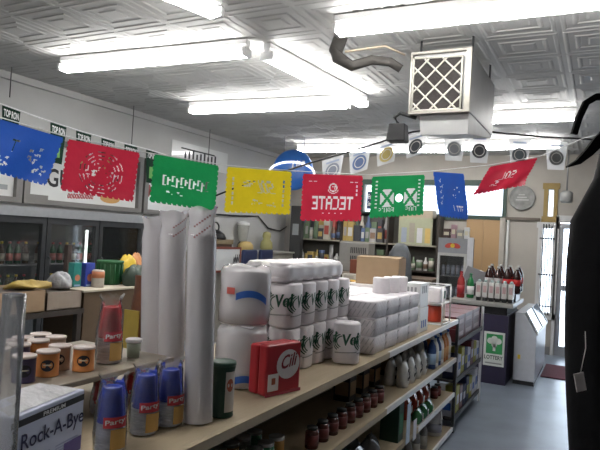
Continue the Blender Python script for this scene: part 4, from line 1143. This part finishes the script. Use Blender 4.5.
d_ = MB().box(0, -.01, .18, .035, .02, zd).box(wF-.035, -.01, .18, wF, .02, zd).box(.035, -.01, zd-.04, wF-.035, .02, zd).box(.035, -.01, .18, wF-.035, .02, .24).build('door', mat('fridge_door', (.50, .50, .48), .4), t)
MB().box(.035, .0, .24, wF-.035, .006, zd-.04).build('glass', coolG, d_)
for z in (.55, .85, 1.15): MB().box(.03, .05, z-.01, wF-.03, .46, z).build('shelf', grey, t)
wsd = MB().box(wF+.005, -.02, zd-.25, wF+.085, .0, zt0+.02).build('side_sign', mat('side_sign', (.62, .63, .66), .5), t)
cansl = lathe_item('drink_can', 'can', [('body', [(.024, 0), (.026, .005), (.026, .14), (.022, .15), (0, .15)], mat('slim_can', (.20, .22, .28), .3, .5)), ('label', [(.0263, .03), (.0263, .12)], mat('slim_label', (.30, .33, .40), .4))], 'slim cans')
for si, z in enumerate((.851, 1.151)):
    for k in range(5): cansl.place((q0.x+.065+k*(wF-.13)/4, yF+.10, z), 0, 'slim drink can, %s from the left on the %s fridge shelf' % (ORD[k], ['lower', 'upper'][si]), 'slim cans in the fridge')
its = [('dark brown', (.06, .03, .025), .10, .13), ('pink and grey', (.35, .22, .25), .07, .19), ('grey', (.30, .29, .28), .09, .12), ('white', (.6, .6, .6), .06, .16)]
x = q0.x+.05
for k, (nmz, c, w_i, h_i) in enumerate(its):
    sbox('small_carton', '%s small carton, %s from the left on the drinks fridge' % (nmz, ORD[k]), 'carton', (x+w_i/2-.02, yF+.15, zt0+.001), w_i, .1, h_i, mat('fridge_top_%d' % k, c, .5), cream, 'cartons on the drinks fridge'); x += w_i+.012
# plywood board + plate + mat
qa, qb = at(467, 219, Y=YF-.02), at(502, 219, Y=YF-.02)
t = thing('plywood_board', 'bare brown plywood board leaning on the back wall under the window', 'board', (qa.x, YF-.04, 0))
W = qb.x-qa.x
for k in range(2): MB().box(k*W/2+.002, 0, 0, (k+1)*W/2-.002, .02, qa.z).build('panel', ply, t)
MB().box(-.02, -.012, qa.z, W+.02, .02, qa.z+.05).build('top_rail', mat('green_window_paint', (1,1,1)), t)
q = at(522, 198, Y=YF-.03); t = thing('wall_plate', 'round grey plate with worn emblem on the back wall', 'plate', q)
rr = .195
MB().lathe([(0, -.004), (rr*.93, -.004), (rr, .0), (rr, .012), (rr*.95, .016), (rr*.9, .012), (rr*.55, .010), (rr*.5, .014), (0, .014)], 32, M=Matrix.Rotation(PI/2, 3, 'X')).build('dish', mat('plate_grey', (.22, .22, .21), .45, noise=.4, scale=12), t)
b = MB()
for k in range(3): b.box(-.09+k*.02, -.0165, -.04+k*.04, .10-k*.03, -.015, -.02+k*.04)
b.build('worn_emblem', mat('plate_mark', (.40, .40, .38), .5), t)
t = thing('door_mat', 'dark red door mat on the floor inside the entrance', 'mat', (at(548, 371, Z=0).x, at(548, 371, Z=0).y, .001))
MB().box(-.60-t.location.x, -.45, 0, .6, .45, .012).build('pile', mat('mat_red', (.13, .022, .035), .95, noise=.3, scale=60, bump=.5), t, bevel=.004)
t = thing('entrance_lantern', 'grey hanging cage lamp beside the door top', 'lamp', (-.46, 9.2, 2.28))
MB().lathe([(.07, .0), (.085, .02), (.085, .14), (.05, .17), (.0, .17)], 14).build('cage', mat('cage_grey', (.30, .30, .29), .5), t); MB().tube([(0, 0, .17), (0, 0, ZC-2.29)], .012).build('rod', grey, t)

# ================================================================== BACK WALL SHELVES AND COUNTERS
def proxy_item(nm, kind, c, w, d, h):
    """one small background item: bottle, carton, tin or bag"""
    m = mat('item_%d_%d_%d' % tuple(int(v*100) for v in c), c, .45)
    if kind == 'bottle': return MB().lathe([(w*.42, 0), (w*.46, h*.03), (w*.46, h*.62), (w*.2, h*.8), (w*.17, h*.98), (0, h)], 12)
    if kind == 'tin': return MB().lathe([(w*.48, 0), (w*.5, h*.03), (w*.5, h*.95), (w*.44, h), (0, h)], 14)
    if kind == 'bag': return MB().loft([[(w*.5*k*math.cos(a), d*.5*k2*math.sin(a), z) for a in [2*PI*i/14 for i in range(14)]] for z, k, k2 in ((0, .8, .8), (h*.2, 1, 1), (h*.7, .95, .7), (h*.93, .9, .12), (h, .95, .1))])
    return MB().cbox(0, 0, 0, w, d, h)
PAL = [((.50, .47, .40), 'cream'), ((.06, .06, .07), 'black'), ((.35, .34, .33), 'grey'), ((.45, .32, .10), 'ochre'), ((.10, .14, .26), 'navy'), ((.38, .08, .06), 'red'), ((.60, .58, .56), 'white'), ((.14, .20, .12), 'olive'), ((.22, .14, .09), 'brown')]
rnd = random.Random(11)
def row_items(where, x0, x1, y, z, hmin, hmax, group, wmin=.06, wmax=.13, axis='x', kinds=('carton', 'bottle', 'tin', 'bag', 'carton', 'bottle')):
    x = x0; k = 0; cnt = {}
    while True:
        w = rnd.uniform(wmin, wmax)
        if x+w > x1: break
        kd = rnd.choice(kinds); c, cn = rnd.choice(PAL); h = rnd.uniform(hmin, hmax)
        key = cn+' '+kd; cnt[key] = cnt.get(key, 0)+1
        loc = (x+w/2, y, z+.001) if axis == 'x' else (y, x+w/2, z+.001)
        t = thing({'carton': 'small_carton', 'bottle': 'bottle', 'tin': 'tin', 'bag': 'packet'}[kd], '%s %s, %s of its kind from left, %s' % (cn, {'bag': 'packet'}.get(kd, kd), ORD[cnt[key]-1], where), {'carton': 'carton', 'bottle': 'bottle', 'tin': 'tin', 'bag': 'packet'}[kd], loc, 0, group)
        m = mat('item_'+cn, c, .45); ww = min(w*.94, .12)
        proxy_item('', kd, c, w*.94, ww, h).build({'carton': 'carton', 'bottle': 'body', 'tin': 'body', 'bag': 'bag'}[kd], m, t)
        c2, n2 = rnd.choice(PAL)
        if kd in ('carton',): MB().cbox(0, -ww/2-.001, h*.25, w*.7, .002, h*.45).build('label', mat('item_'+n2, c2, .45), t)
        elif kd == 'bottle': MB().lathe([(w*.94*.468, h*.15), (w*.94*.468, h*.5)], 12).build('label', mat('item_'+n2, c2, .45), t)
        elif kd == 'tin': MB().lathe([(w*.94*.508, h*.2), (w*.94*.508, h*.8)], 14).build('label', mat('item_'+n2, c2, .45), t)
        x += w+.008; k += 1
zs1 = at(370, 242, Y=9.45).z; zs0 = zs1-.42
bx0, bx1 = at(297, 240, Y=9.4).x, at(437, 240, Y=9.4).x
t = thing('back_shelf_unit', 'crowded dark shelf unit standing along the back wall', 'shelf', (bx0, 9.38, 0))
W = bx1-bx0
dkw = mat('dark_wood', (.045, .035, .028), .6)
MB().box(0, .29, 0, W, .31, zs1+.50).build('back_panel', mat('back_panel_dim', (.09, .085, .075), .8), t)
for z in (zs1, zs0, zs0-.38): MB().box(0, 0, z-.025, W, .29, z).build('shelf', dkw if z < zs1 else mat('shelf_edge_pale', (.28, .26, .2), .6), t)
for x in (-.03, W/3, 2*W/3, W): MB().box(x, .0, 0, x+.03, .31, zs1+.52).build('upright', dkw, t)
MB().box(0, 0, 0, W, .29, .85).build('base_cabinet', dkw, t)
third = W/3
for k in range(3):
    a, b = bx0+k*third+.035, bx0+(k+1)*third-.01
    if k < 2:
        row_items('%s bay of top back shelf' % ['left', 'middle', 'right'][k], a, b, 9.46, zs1, .18, .40, 'items on the top back shelf')
        row_items('%s bay of top back shelf, rear row' % ['left', 'middle'][k], a, b, 9.60, zs1, .34, .46, 'items on the top back shelf')
    row_items('%s bay of lower back shelf' % ['left', 'middle', 'right'][k], a, b, 9.46, zs0, .15, .34, 'items on the lower back shelf')
# pale green notice panel with photos in the right bay
pa, pb2 = at(398, 243, Y=9.40), at(437, 218, Y=9.40)
t = thing('picture_board', 'pale green notice panel with small pictures at the right of the back shelves', 'panel', (pa.x, 9.40, zs1+.002))
Wp, hp = pb2.x-pa.x-.07, pb2.z-pa.z
MB().box(0, 0, 0, Wp, .03, hp).build('board', mat('pale_green_board', (.36, .37, .25), .6), t)
for k, c in enumerate(((.30, .34, .42), (.33, .30, .24), (.55, .55, .58), (.55, .38, .12))):
    MB().box(.05+k*Wp*.235, -.004, .03, .05+k*Wp*.235+Wp*.16, 0, hp*(.62 if k != 1 else .8)).build('picture', mat('notice_pic_%d' % k, c, .5), t)
t = thing('flat_carton', 'long tan carton lying on top of the notice panel', 'carton', (pa.x, 9.40, zs1+.004+hp))
MB().box(0, 0, 0, Wp, .26, .13).build('carton', mat('tan_carton', (.40, .34, .25), .7), t, bevel=.004)
# grey ventilated rack unit, brown carton with letters, sack, pale stack
yq = 8.7; ra, rb_ = at(338, 265, Y=yq), at(369, 243, Y=yq)
cn = thing('service_counter', 'dark long service counter in front of the back shelves', 'counter', (at(300, 280, Y=8.5).x, 8.4, 0))
Wc = at(432, 280, Y=8.5).x-cn.location.x
MB().box(0, 0, 0, Wc, .7, 1.02).build('body', dkw, cn); MB().box(-.03, -.04, 1.02, Wc+.03, .72, 1.06).build('worktop', mat('counter_brown', (.16, .11, .08), .5), cn)
t = thing('grey_ventilated_case', 'grey slotted plastic case standing on the service counter', 'case', (ra.x, yq, 1.061))
Wr = rb_.x-ra.x; hr = rb_.z-1.061
MB().box(0, 0, 0, Wr, .3, hr).build('shell', mat('case_grey', (.27, .26, .24), .55), t, bevel=.02)
b = MB()
for k in range(9):
    for q in range(2): b.box(Wr*(.40+k*.06), -.002, hr*(.35+q*.28), Wr*(.43+k*.06), .002, hr*(.55+q*.28))
b.build('slots', ink, t)
ka = at(352, 283, Y=8.55); kb = at(392, 262, Y=8.55)
t = thing('lettered_carton', 'reddish brown carton with pale letters on the service counter', 'carton', (ka.x, 8.42, 1.061))
MB().box(0, 0, 0, kb.x-ka.x, .25, kb.z-1.061).build('carton', mat('rust_carton', (.24, .07, .035), .6), t, bevel=.006)
tb = MB(); text(tb, 'KO', ((kb.x-ka.x)*.68, -.002, .10), (.17, 0, .0), (0, 0, .13), .02); tb.build('lettering', cream, t)
sa = at(398, 270, Y=8.2)
t = thing('grey_sack', 'slumped dark grey plastic sack beside the brown cardboard box', 'sack', (sa.x+.04, 8.12, 0))
hs = at(398, 243, Y=8.1).z
MB().loft([[(r*math.cos(a)*(1+.08*math.sin(5*a+q)), r*.8*math.sin(a)*(1+.1*math.sin(4*a+q*2)), z) for a in [2*PI*i/28 for i in range(28)]] for q, (r, z) in enumerate(((.15, 0), (.19, .1), (.20, .6), (.20, 1.0), (.18, 1.25), (.15, hs-.16), (.10, hs-.05), (.05, hs)))]).build('bag', mat('sack_grey', (.10, .11, .12), .4, noise=.2, bump=.4), t)
ya = at(352, 285, Y=8.0)
t = thing('merchandise_table', 'low brown table before the service counter, carrying small cartons', 'table', (at(318, 280, Y=7.9).x, 7.7, 0))
Wt = at(370, 280, Y=7.9).x-t.location.x
MB().box(0, 0, .88, Wt, .45, .92).build('tabletop', dkw, t)
for x in (.02, Wt-.06):
    for y in (.02, .39): MB().box(x, y, 0, x+.04, y+.04, .88).build('leg', dkw, t)
X0 = t.location.x; PX = lambda px: at(px, 280, Y=7.8).x
def bxs(nm, label, px0, px1, py0, zb, c, y=7.85, d=.2, cat='carton', grp='cartons on the low table'):
    x0, x1 = at(px0, py0, Y=y-d/2).x, at(px1, py0, Y=y-d/2).x; z1 = at((px0+px1)/2, py0, Y=y-d/2).z
    t = thing(nm, label, cat, ((x0+x1)/2, y, zb), 0, grp); w = x1-x0; h = z1-zb
    MB().cbox(0, 0, 0, w, d, h).build('carton', mat('bx_'+nm+'%d' % int(c[0]*100), c, .5), t, bevel=.004)
    MB().cbox(0, -d/2-.001, h*.55, w*.7, .002, h*.3).build('print', mat('bx_print', (.45, .43, .38), .5), t)
    return t
bxs('yellow_tray', 'yellow tray of goods on the low brown table behind the tissue', 345, 364, 281, .921, (.62, .34, .03), d=.22)
bxs('white_carton', 'small white carton standing behind the yellow tray', 342, 356, 274, .921, (.62, .60, .55), y=8.05, d=.12)
bxs('cream_carton', 'pale cream carton on the low table left of the yellow tray', 330, 338.5, 279, .921, (.46, .44, .33), y=7.95, d=.2)
# vertical dark window-side panel at far left of back wall
t = thing('tall_pillar_cabinet', 'dark narrow cabinet in the far left corner of the room', 'cabinet', (at(293, 220, Y=9.3).x-.02, 9.25, 0))
MB().box(0, 0, 0, .22, .1, 2.12).build('body', mat('cabinet_dark', (.05, .05, .05), .6), t); MB().cbox(.11, -.004, 1.6, .12, .008, .2).build('label', mat('poster_grey', (1,1,1)), t); MB().cbox(.18, -.012, 1.1, .015, .02, .1).build('handle', alu, t)
t = thing('brand_sign', 'small dark blue sign with white words beside the red lettered flag', 'sign', (at(363, 208, Y=9.45).x, 9.66, at(363, 208, Y=9.45).z))
Ws = at(376, 200, Y=9.66).x-t.location.x
MB().box(0, -.03, 0, Ws, 0, .30).build('board', navy, t)
tb = MB(); text(tb, 'Fam', (Ws*.1, -.032, .17), (Ws*.7, 0, 0), (0, 0, .09), .02); text(tb, 'Smoke', (Ws*.1, -.032, .05), (Ws*.8, 0, 0), (0, 0, .08), .02); tb.build('lettering', whitep, t)
# blue beer disc sign
dS = 8.6; q = at(293, 170, d=dS)
t = thing('beer_sign', 'round blue beer sign with white tube arc hanging by the yellow flag', 'sign', q, YAW*.6)
RS = .30; RX = Matrix.Rotation(PI/2, 3, 'X')
MB().lathe([(0, -.04), (RS*.95, -.04), (RS, -.02), (RS, .02), (RS*.9, .06), (RS*.5, .085), (0, .09)], 36, M=RX).build('disc', mat('sign_blue', (.03, .15, .50), .3), t)
b = MB(); b.add([(.10+.14*math.cos(a), -.088+.03*abs(math.cos(a)), .05+.085*math.sin(a)+.03*math.cos(a)) for a in [2*PI*i/24 for i in range(24)]], [tuple(range(24))]); o = b.build('oval', mat('sign_navy', (.04, .08, .30), .4), t)
tb = MB(); text(tb, 'Lite', (.0, -.098, -.0), (.19, 0, .05), (.01, 0, .12), .03); tb.build('lettering', whitep, o)
MB().tube([(-.30, -.10, -.05)]+[(RS*1.12*math.cos(a), -.10, -.06+RS*.55*math.sin(a)) for a in [PI*(1-i/14) for i in range(15)]]+[(RS*1.1, -.1, -.15)], .016).build('tube_arc', mat('neon_white', (.85, .85, .9), emit=1.2, noise=0), t)
for x in (-.15, .15): MB().tube([(x, 0, RS*.8), (x, 0, ZC-q.z)], .005, 5).build('hanger', wire, t)
# ---- shelf along the left wall past the cooler
zL = 1.30; y0s, y1s = 6.75, 9.2
t = thing('wall_cabinet', 'pale low cabinet along the left wall beyond the cooler', 'cabinet', (XL+.01, y0s, 0))
MB().box(0, 0, 0, .45, y1s-y0s, zL-.03).build('body', mat('cabinet_pale', (.30, .28, .24), .6), t); MB().box(0, -.02, zL-.03, .48, y1s-y0s, zL).build('worktop', mat('worktop_pale', (.36, .35, .32), .5), t)
Xc = XL+.26
def lw(px): return at(px, 250, X=Xc+.1).y
def put(nm, label, cat, px, grp=None, dz=0): return thing(nm, label, cat, (Xc, lw(px), zL+.001+dz), 0, grp)
t = put('notice_sign', 'white notice with handwriting in a reddish brown frame', 'notice', 225); t.location.x = XL+.50; t.location.z = at(226, 272, X=XL+.5).z
hN = at(226, 247, X=XL+.5).z-t.location.z; yN0, yN1 = at(207, 256, X=XL+.5).y-t.location.y, at(240, 256, X=XL+.5).y-t.location.y
MB().box(0, yN0, 0, .02, yN1, .03).box(0, yN0, hN-.03, .02, yN1, hN).box(0, yN0, .03, .02, yN0+.03, hN-.03).box(0, yN1-.03, .03, .02, yN1, hN-.03).build('frame', mat('notice_frame', (.22, .06, .04), .5), t)
p = MB().box(.002, yN0+.03, .03, .012, yN1-.03, hN-.03).build('sheet', pw, t)
b = MB()
for k in range(3): b.tube([(.0135, yN1-.20+k*.05, hN*.3+k*.01), (.0135, yN1-.18+k*.05, hN*.6), (.0135, yN1-.16+k*.05, hN*.4), (.0135, yN1-.14+k*.05, hN*.7)], .006, 5)
b.build('handwriting', ink, p)
t = put('brown_case', 'dark brown wooden case on the cabinet behind the framed notice', 'case', 222); t.location.x = XL+.22
hB = at(225, 238, X=XL+.2).z-zL; MB().cbox(0, 0, 0, .25, .55, hB-.09).build('body', mat('case_brown', (.09, .045, .03), .5), t); MB().cbox(0, 0, hB-.09, .28, .58, .07).build('lid', mat('case_tan', (.25, .19, .11), .6), t)
t = thing('black_lantern', 'black domed lantern with ring handle on the brown case', 'lantern', (XL+.22, lw(222), zL+hB-.019))
MB().lathe([(.16, 0), (.17, .02), (.14, .08), (.07, .13), (.03, .14), (0, .14)], 20).build('dome', black, t)
MB().tube([(0, .09*math.cos(a), .17+.075*math.sin(a)) for a in [2*PI*i/20 for i in range(21)]], .012).build('ring', black, t)
t = put('yellow_box', 'yellow beige soft packet right of the framed notice', 'packet', 247); t.location.x = Xc+.07; MB().loft([[(.1*k*math.cos(a), .16*k*math.sin(a), z) for a in [2*PI*i/16 for i in range(16)]] for z, k in ((0, .9), (.03, 1.05), (.10, 1), (.15, .6), (.155, .2))]).build('bag', mat('packet_yellow', (.52, .38, .14), .5), t)
t = put('glass_blender', 'pale blender with grey jug against the left wall', 'blender', 255); t.location.x = XL+.115
MB().lathe([(.09, 0), (.10, .02), (.08, .10), (.06, .14), (0, .14)], 18).build('base', dark, t)
MB().lathe([(.06, .14), (.07, .17), (.10, .40), (.10, .41), (0, .41)], 18).build('jug', mat('jug_grey', (.45, .45, .42), .25), t); MB().lathe([(.10, .41), (.10, .45), (.04, .47), (0, .47)], 18).build('lid', whitep, t)
for k, px in enumerate((262, 278)):
    t = thing('blue_chair', 'dark blue padded chair, %s of a pair in front of the pale cabinet' % ['left', 'right'][k], 'chair', (XL+1.0, at(px, 255, X=XL+1.0).y, 0), .1, 'blue chairs')
    for sx in (-.2, .2):
        for sy in (-.2, .2): MB().tube([(sx, sy, 0), (sx*.95, sy*.95, .45)], .014).build('leg', dark, t)
    MB().cbox(0, 0, .45, .46, .46, .07).build('seat', navy, t, bevel=.02)
    zb = at(px, 250.5, X=XL+1.0).z; MB().box(-.23, -.21, .72, -.17, .21, zb).build('backrest', navy, t, bevel=.02)
    for sy in (-.15, .15): MB().tube([(-.19, sy, .45), (-.20, sy, .8)], .014).build('back_post', dark, t)
t = put('toy_figure', 'small olive yellow plush bundle on the cabinet above the blue chairs', 'plush', 274); t.location.x = XL+.2
MB().loft([[(r*math.cos(a), r*1.1*math.sin(a)*(1+.15*math.sin(3*a)), z) for a in [2*PI*i/16 for i in range(16)]] for r, z in ((.08, 0), (.11, .05), (.10, .14), (.06, .20), (.075, .25), (.06, .31), (.02, .33))]).build('body', mat('plush_olive', (.35, .33, .14), .9), t)
t = thing('hanging_cable', 'black cable sagging along the left wall past the white cup sleeves', 'cable', (XL+.02, 0, 0))
q = [at(x, y, X=XL+.03) for x, y in ((212, 214), (240, 216), (258, 216), (268, 228), (280, 231), (291, 224))]; MB().tube([(0.01, v.y, v.z) for v in q], .012, 6).build('strand', black, t)
# ================================================================== LOW DISPLAY IN THE LEFT AISLE
XD = -3.25; zD = .985
y0d, y1d = at(-40, 300, X=XD).y, at(137, 292, X=XD).y
t = thing('display_stand', 'brown cardboard lined display stand in the left aisle before the cooler', 'stand', (XD, y0d, 0))
Ld = y1d-y0d
zdk = at(40, 313, X=XD).z; yT3 = at(83.5, 290, X=XD-.02).y-y0d
MB().box(-.7, 0, zdk-.035, 0, yT3, zdk).build('deck', dkw, t)
for x in (-.68, -.04):
    for y in (.02, yT3-.06, Ld-.06): MB().box(x, y, 0, x+.04, y+.04, (zdk-.035) if y < yT3-.04 else .25).build('leg', dkw, t)
MB().box(-.69, 0, .25, -.01, Ld, .28).build('lower_deck', dkw, t)
MB().box(-.69, 0, .28, -.67, yT3, zdk-.035).build('back_panel', dkw, t)
def tray(label, px0, px1, pyt, m, zb=zdk+.001, dx=.40):
    a = at(px0, pyt, X=XD-.02); b = at(px1, pyt, X=XD-.02); z1 = at((px0+px1)/2, pyt, X=XD-.02).z
    t = thing('cardboard_tray', label, 'carton', (XD-.02, a.y, zb), 0, 'cartons on the display stand'); L = b.y-a.y; h = z1-zb
    MB().box(-dx, 0, 0, 0, L, .008).box(-dx, 0, 0, -dx+.006, L, h).box(-.006, 0, 0, 0, L, h).box(-dx, 0, 0, 0, .006, h).box(-dx, L-.006, 0, 0, L, h).build('tray_walls', m, t)
    MB().box(-dx+.01, .01, .008, -.01, L-.01, h*.9).build('packed_goods', mat('packed_dim', (.13, .11, .09), .7), t)
    return (XD-.02, a.y, zb, L, h)
T1 = tray('long tan cardboard tray at the left end of the display stand', -38, 46, 293, card)
T2 = tray('tan cardboard tray with greyish front, in the middle of the stand', 47.5, 82, 291.5, mat('carton_greytan', (.33, .27, .22), .8))
T3 = tray('larger brown carton with pale rim at the far end of the stand', 84, 137, 290.5, carddk, .2815)
t = thing('carton_rim', 'pale cardboard lid lying over the far brown carton', 'lid', (XD-.02, T3[1], T3[2]+T3[4]+.001))
MB().box(-.46, -.01, 0, .012, T3[3]+.01, .014).build('sheet', mat('pale_card', (.50, .45, .36), .8), t)
zr1, zr2, zr3 = T1[2]+T1[4]+.001, T2[2]+T2[4]+.001, T3[2]+T3[4]+.016
def at_stand(px, dx=.22): return at(px, 285, X=XD-dx).y
def bag_item(nm, label, px, z, rx, ry, h, m, cat='bag', dx=.22, sq=1):
    t = thing(nm, label, cat, (XD-dx, at_stand(px, dx), z)); r_ = random.Random(nm+label)
    ph = r_.uniform(0, 6)
    MB().loft([[(rx*k*math.cos(a)*(1+.1*math.sin(4*a+ph+q)), ry*k*math.sin(a)*(1+.1*math.sin(5*a+ph+q*2)), zz*h+.012*math.sin(3*a+q+ph)*(q > 0)) for a in [2*PI*i/26 for i in range(26)]] for q, (zz, k) in enumerate(((0, .85), (.12, 1), (.5, .97), (.8, .75), (.95, .45), (1, .2)))]).build('bag', m, t)
    return t
bag_item('yellow_bag', 'flat yellow bag lying on the left cardboard tray', 29, zr1, .10, .17, .04, yellow if False else mat('dull_yellow', (.36, .25, .05), .6, noise=.4, bump=.6))
bag_item('crumpled_bag', 'crumpled grey clear bag on the tray beside the yellow bag', 59.5, zr2, .10, .07, .11, mat('crumple_grey', (.36, .36, .38), .25, noise=.5, scale=22, bump=1))
t = thing('iron_post', 'dark upright post at the middle of the display stand', 'post', (XD-.52, at_stand(66, .52), zdk+.001))
zp = at(68, 245, X=XD-.52).z-zdk; MB().box(-.02, -.02, 0, .02, .02, zp).build('shaft', mat('rust_dark', (.05, .03, .025), .6), t); MB().box(-.05, -.05, 0, .05, .05, .01).build('foot_plate', mat('rust_dark', (1,1,1)), t)
def disc_box(label, px0, px1, m, pyt=263):
    dx = .20; a = at_stand(px0, dx); b = at_stand(px1, dx); z1 = at((px0+px1)/2, pyt, X=XD-dx).z
    t = thing('gift_carton', label, 'carton', (XD-dx, a, zr2 if px1 < 83.5 else zr3), 0, 'bright cartons with orange discs'); L = b-a-.006; h = z1-t.location.z
    MB().box(-.06, 0, 0, 0, L, h).build('carton', m, t, bevel=.004)
    c = [(.0015, L/2+L*.33*math.cos(x_), h*.38+L*.33*math.sin(x_)) for x_ in [2*PI*i/20 for i in range(20)]]
    MB().add(c, [tuple(range(20))]).build('orange_disc', mat('disc_orange', (.55, .20, .12), .5), t)
    MB().box(0, .01, .005, .002, L-.01, h*.1).build('pale_band', mat('band_blue', (.30, .40, .60), .5), t)
disc_box('teal green carton with orange disc, left of the blue one', 73, 81.5, mat('teal_carton', (.02, .22, .20), .4))
disc_box('deep blue carton with orange disc, on the display stand', 85, 94.5, mat('cobalt_carton', (.03, .06, .36), .4))
t = thing('small_tin', 'small tin with orange and white label between blue carton and green tub', 'tin', (XD-.15, at_stand(97.5, .15), zr3))
MB().lathe([(.045, 0), (.047, .01), (.047, .12), (.04, .13), (0, .13)], 16).build('body', mat('tin_cream', (.42, .38, .33), .5), t); MB().lathe([(.0478, .07), (.0478, .12)], 16).build('label', mat('tin_orange', (.50, .18, .08), .5), t)
t = thing('green_tub', 'dark green ribbed plastic tub on the pale cardboard lid', 'tub', (XD-.27, at_stand(109, .27), zr3))
MB().lathe([(.085, 0), (.095, .02), (.10, .17), (.108, .175), (.108, .19), (.09, .19), (0, .17)], 22).build('body', mat('tub_green', (.015, .11, .035), .45), t)
b = MB()
for k in range(16):
    a = 2*PI*k/16; b.tube([(.096*math.cos(a), .096*math.sin(a), .02), (.102*math.cos(a), .102*math.sin(a), .165)], .005, 5)
b.build('ribs', mat('tub_green', (1,1,1)), t)
bag_item('yellow_packet', 'bright yellow packet right of the dark green tub', 126, zr3, .07, .10, .23, mat('packet_bright', (.62, .42, .02), .4, noise=.25, bump=.4), 'packet', .29)
bag_item('dark_bag', 'dark green black slouching bag at the far end of the stand', 134, zr3, .07, .12, .16, mat('bag_darkgreen', (.03, .05, .035), .5, bump=.5), 'bag', .10)
bag_item('orange_packet', 'small orange packet behind the dark slouching bag', 134, zr3, .05, .08, .24, mat('packet_orange', (.50, .20, .06), .4, noise=.2, bump=.4), 'packet', .36)
# brown and yellow sacks seen beside the cup sleeves
q = at(142, 330, d=3.3)
t = thing('snack_rack_bag', 'tall brown and yellow printed sack left of the white cup sleeves', 'sack', (q.x, q.y, 0))
h = at(143, 276, d=3.3).z
MB().loft([[(.075*k*math.cos(a), .09*k2*math.sin(a), z) for a in [2*PI*i/20 for i in range(20)]] for z, k, k2 in ((0, .9, .9), (.1, 1.1, 1.1), (h*.5, 1, 1), (h*.85, .9, .8), (h*.97, .95, .2), (h, 1, .15))]).build('bag', mat('sack_brown', (.20, .07, .035), .4, noise=.5, scale=10, bump=.3), t)
MB().box(-.05, -.095, h*.68, .05, -.085, h*.86).build('print', mat('sack_yellow', (.48, .34, .06), .5), t)

S.view_settings.view_transform = 'Standard'; S.view_settings.look = 'None'; S.view_settings.gamma = 1; S.view_settings.use_curve_mapping = False
S.view_settings.exposure = 0.47
w = bpy.data.worlds.new('world'); S.world = w; w.use_nodes = True
w.node_tree.nodes['Background'].inputs[0].default_value = (.72, .85, 1, 1); w.node_tree.nodes['Background'].inputs[1].default_value = 5
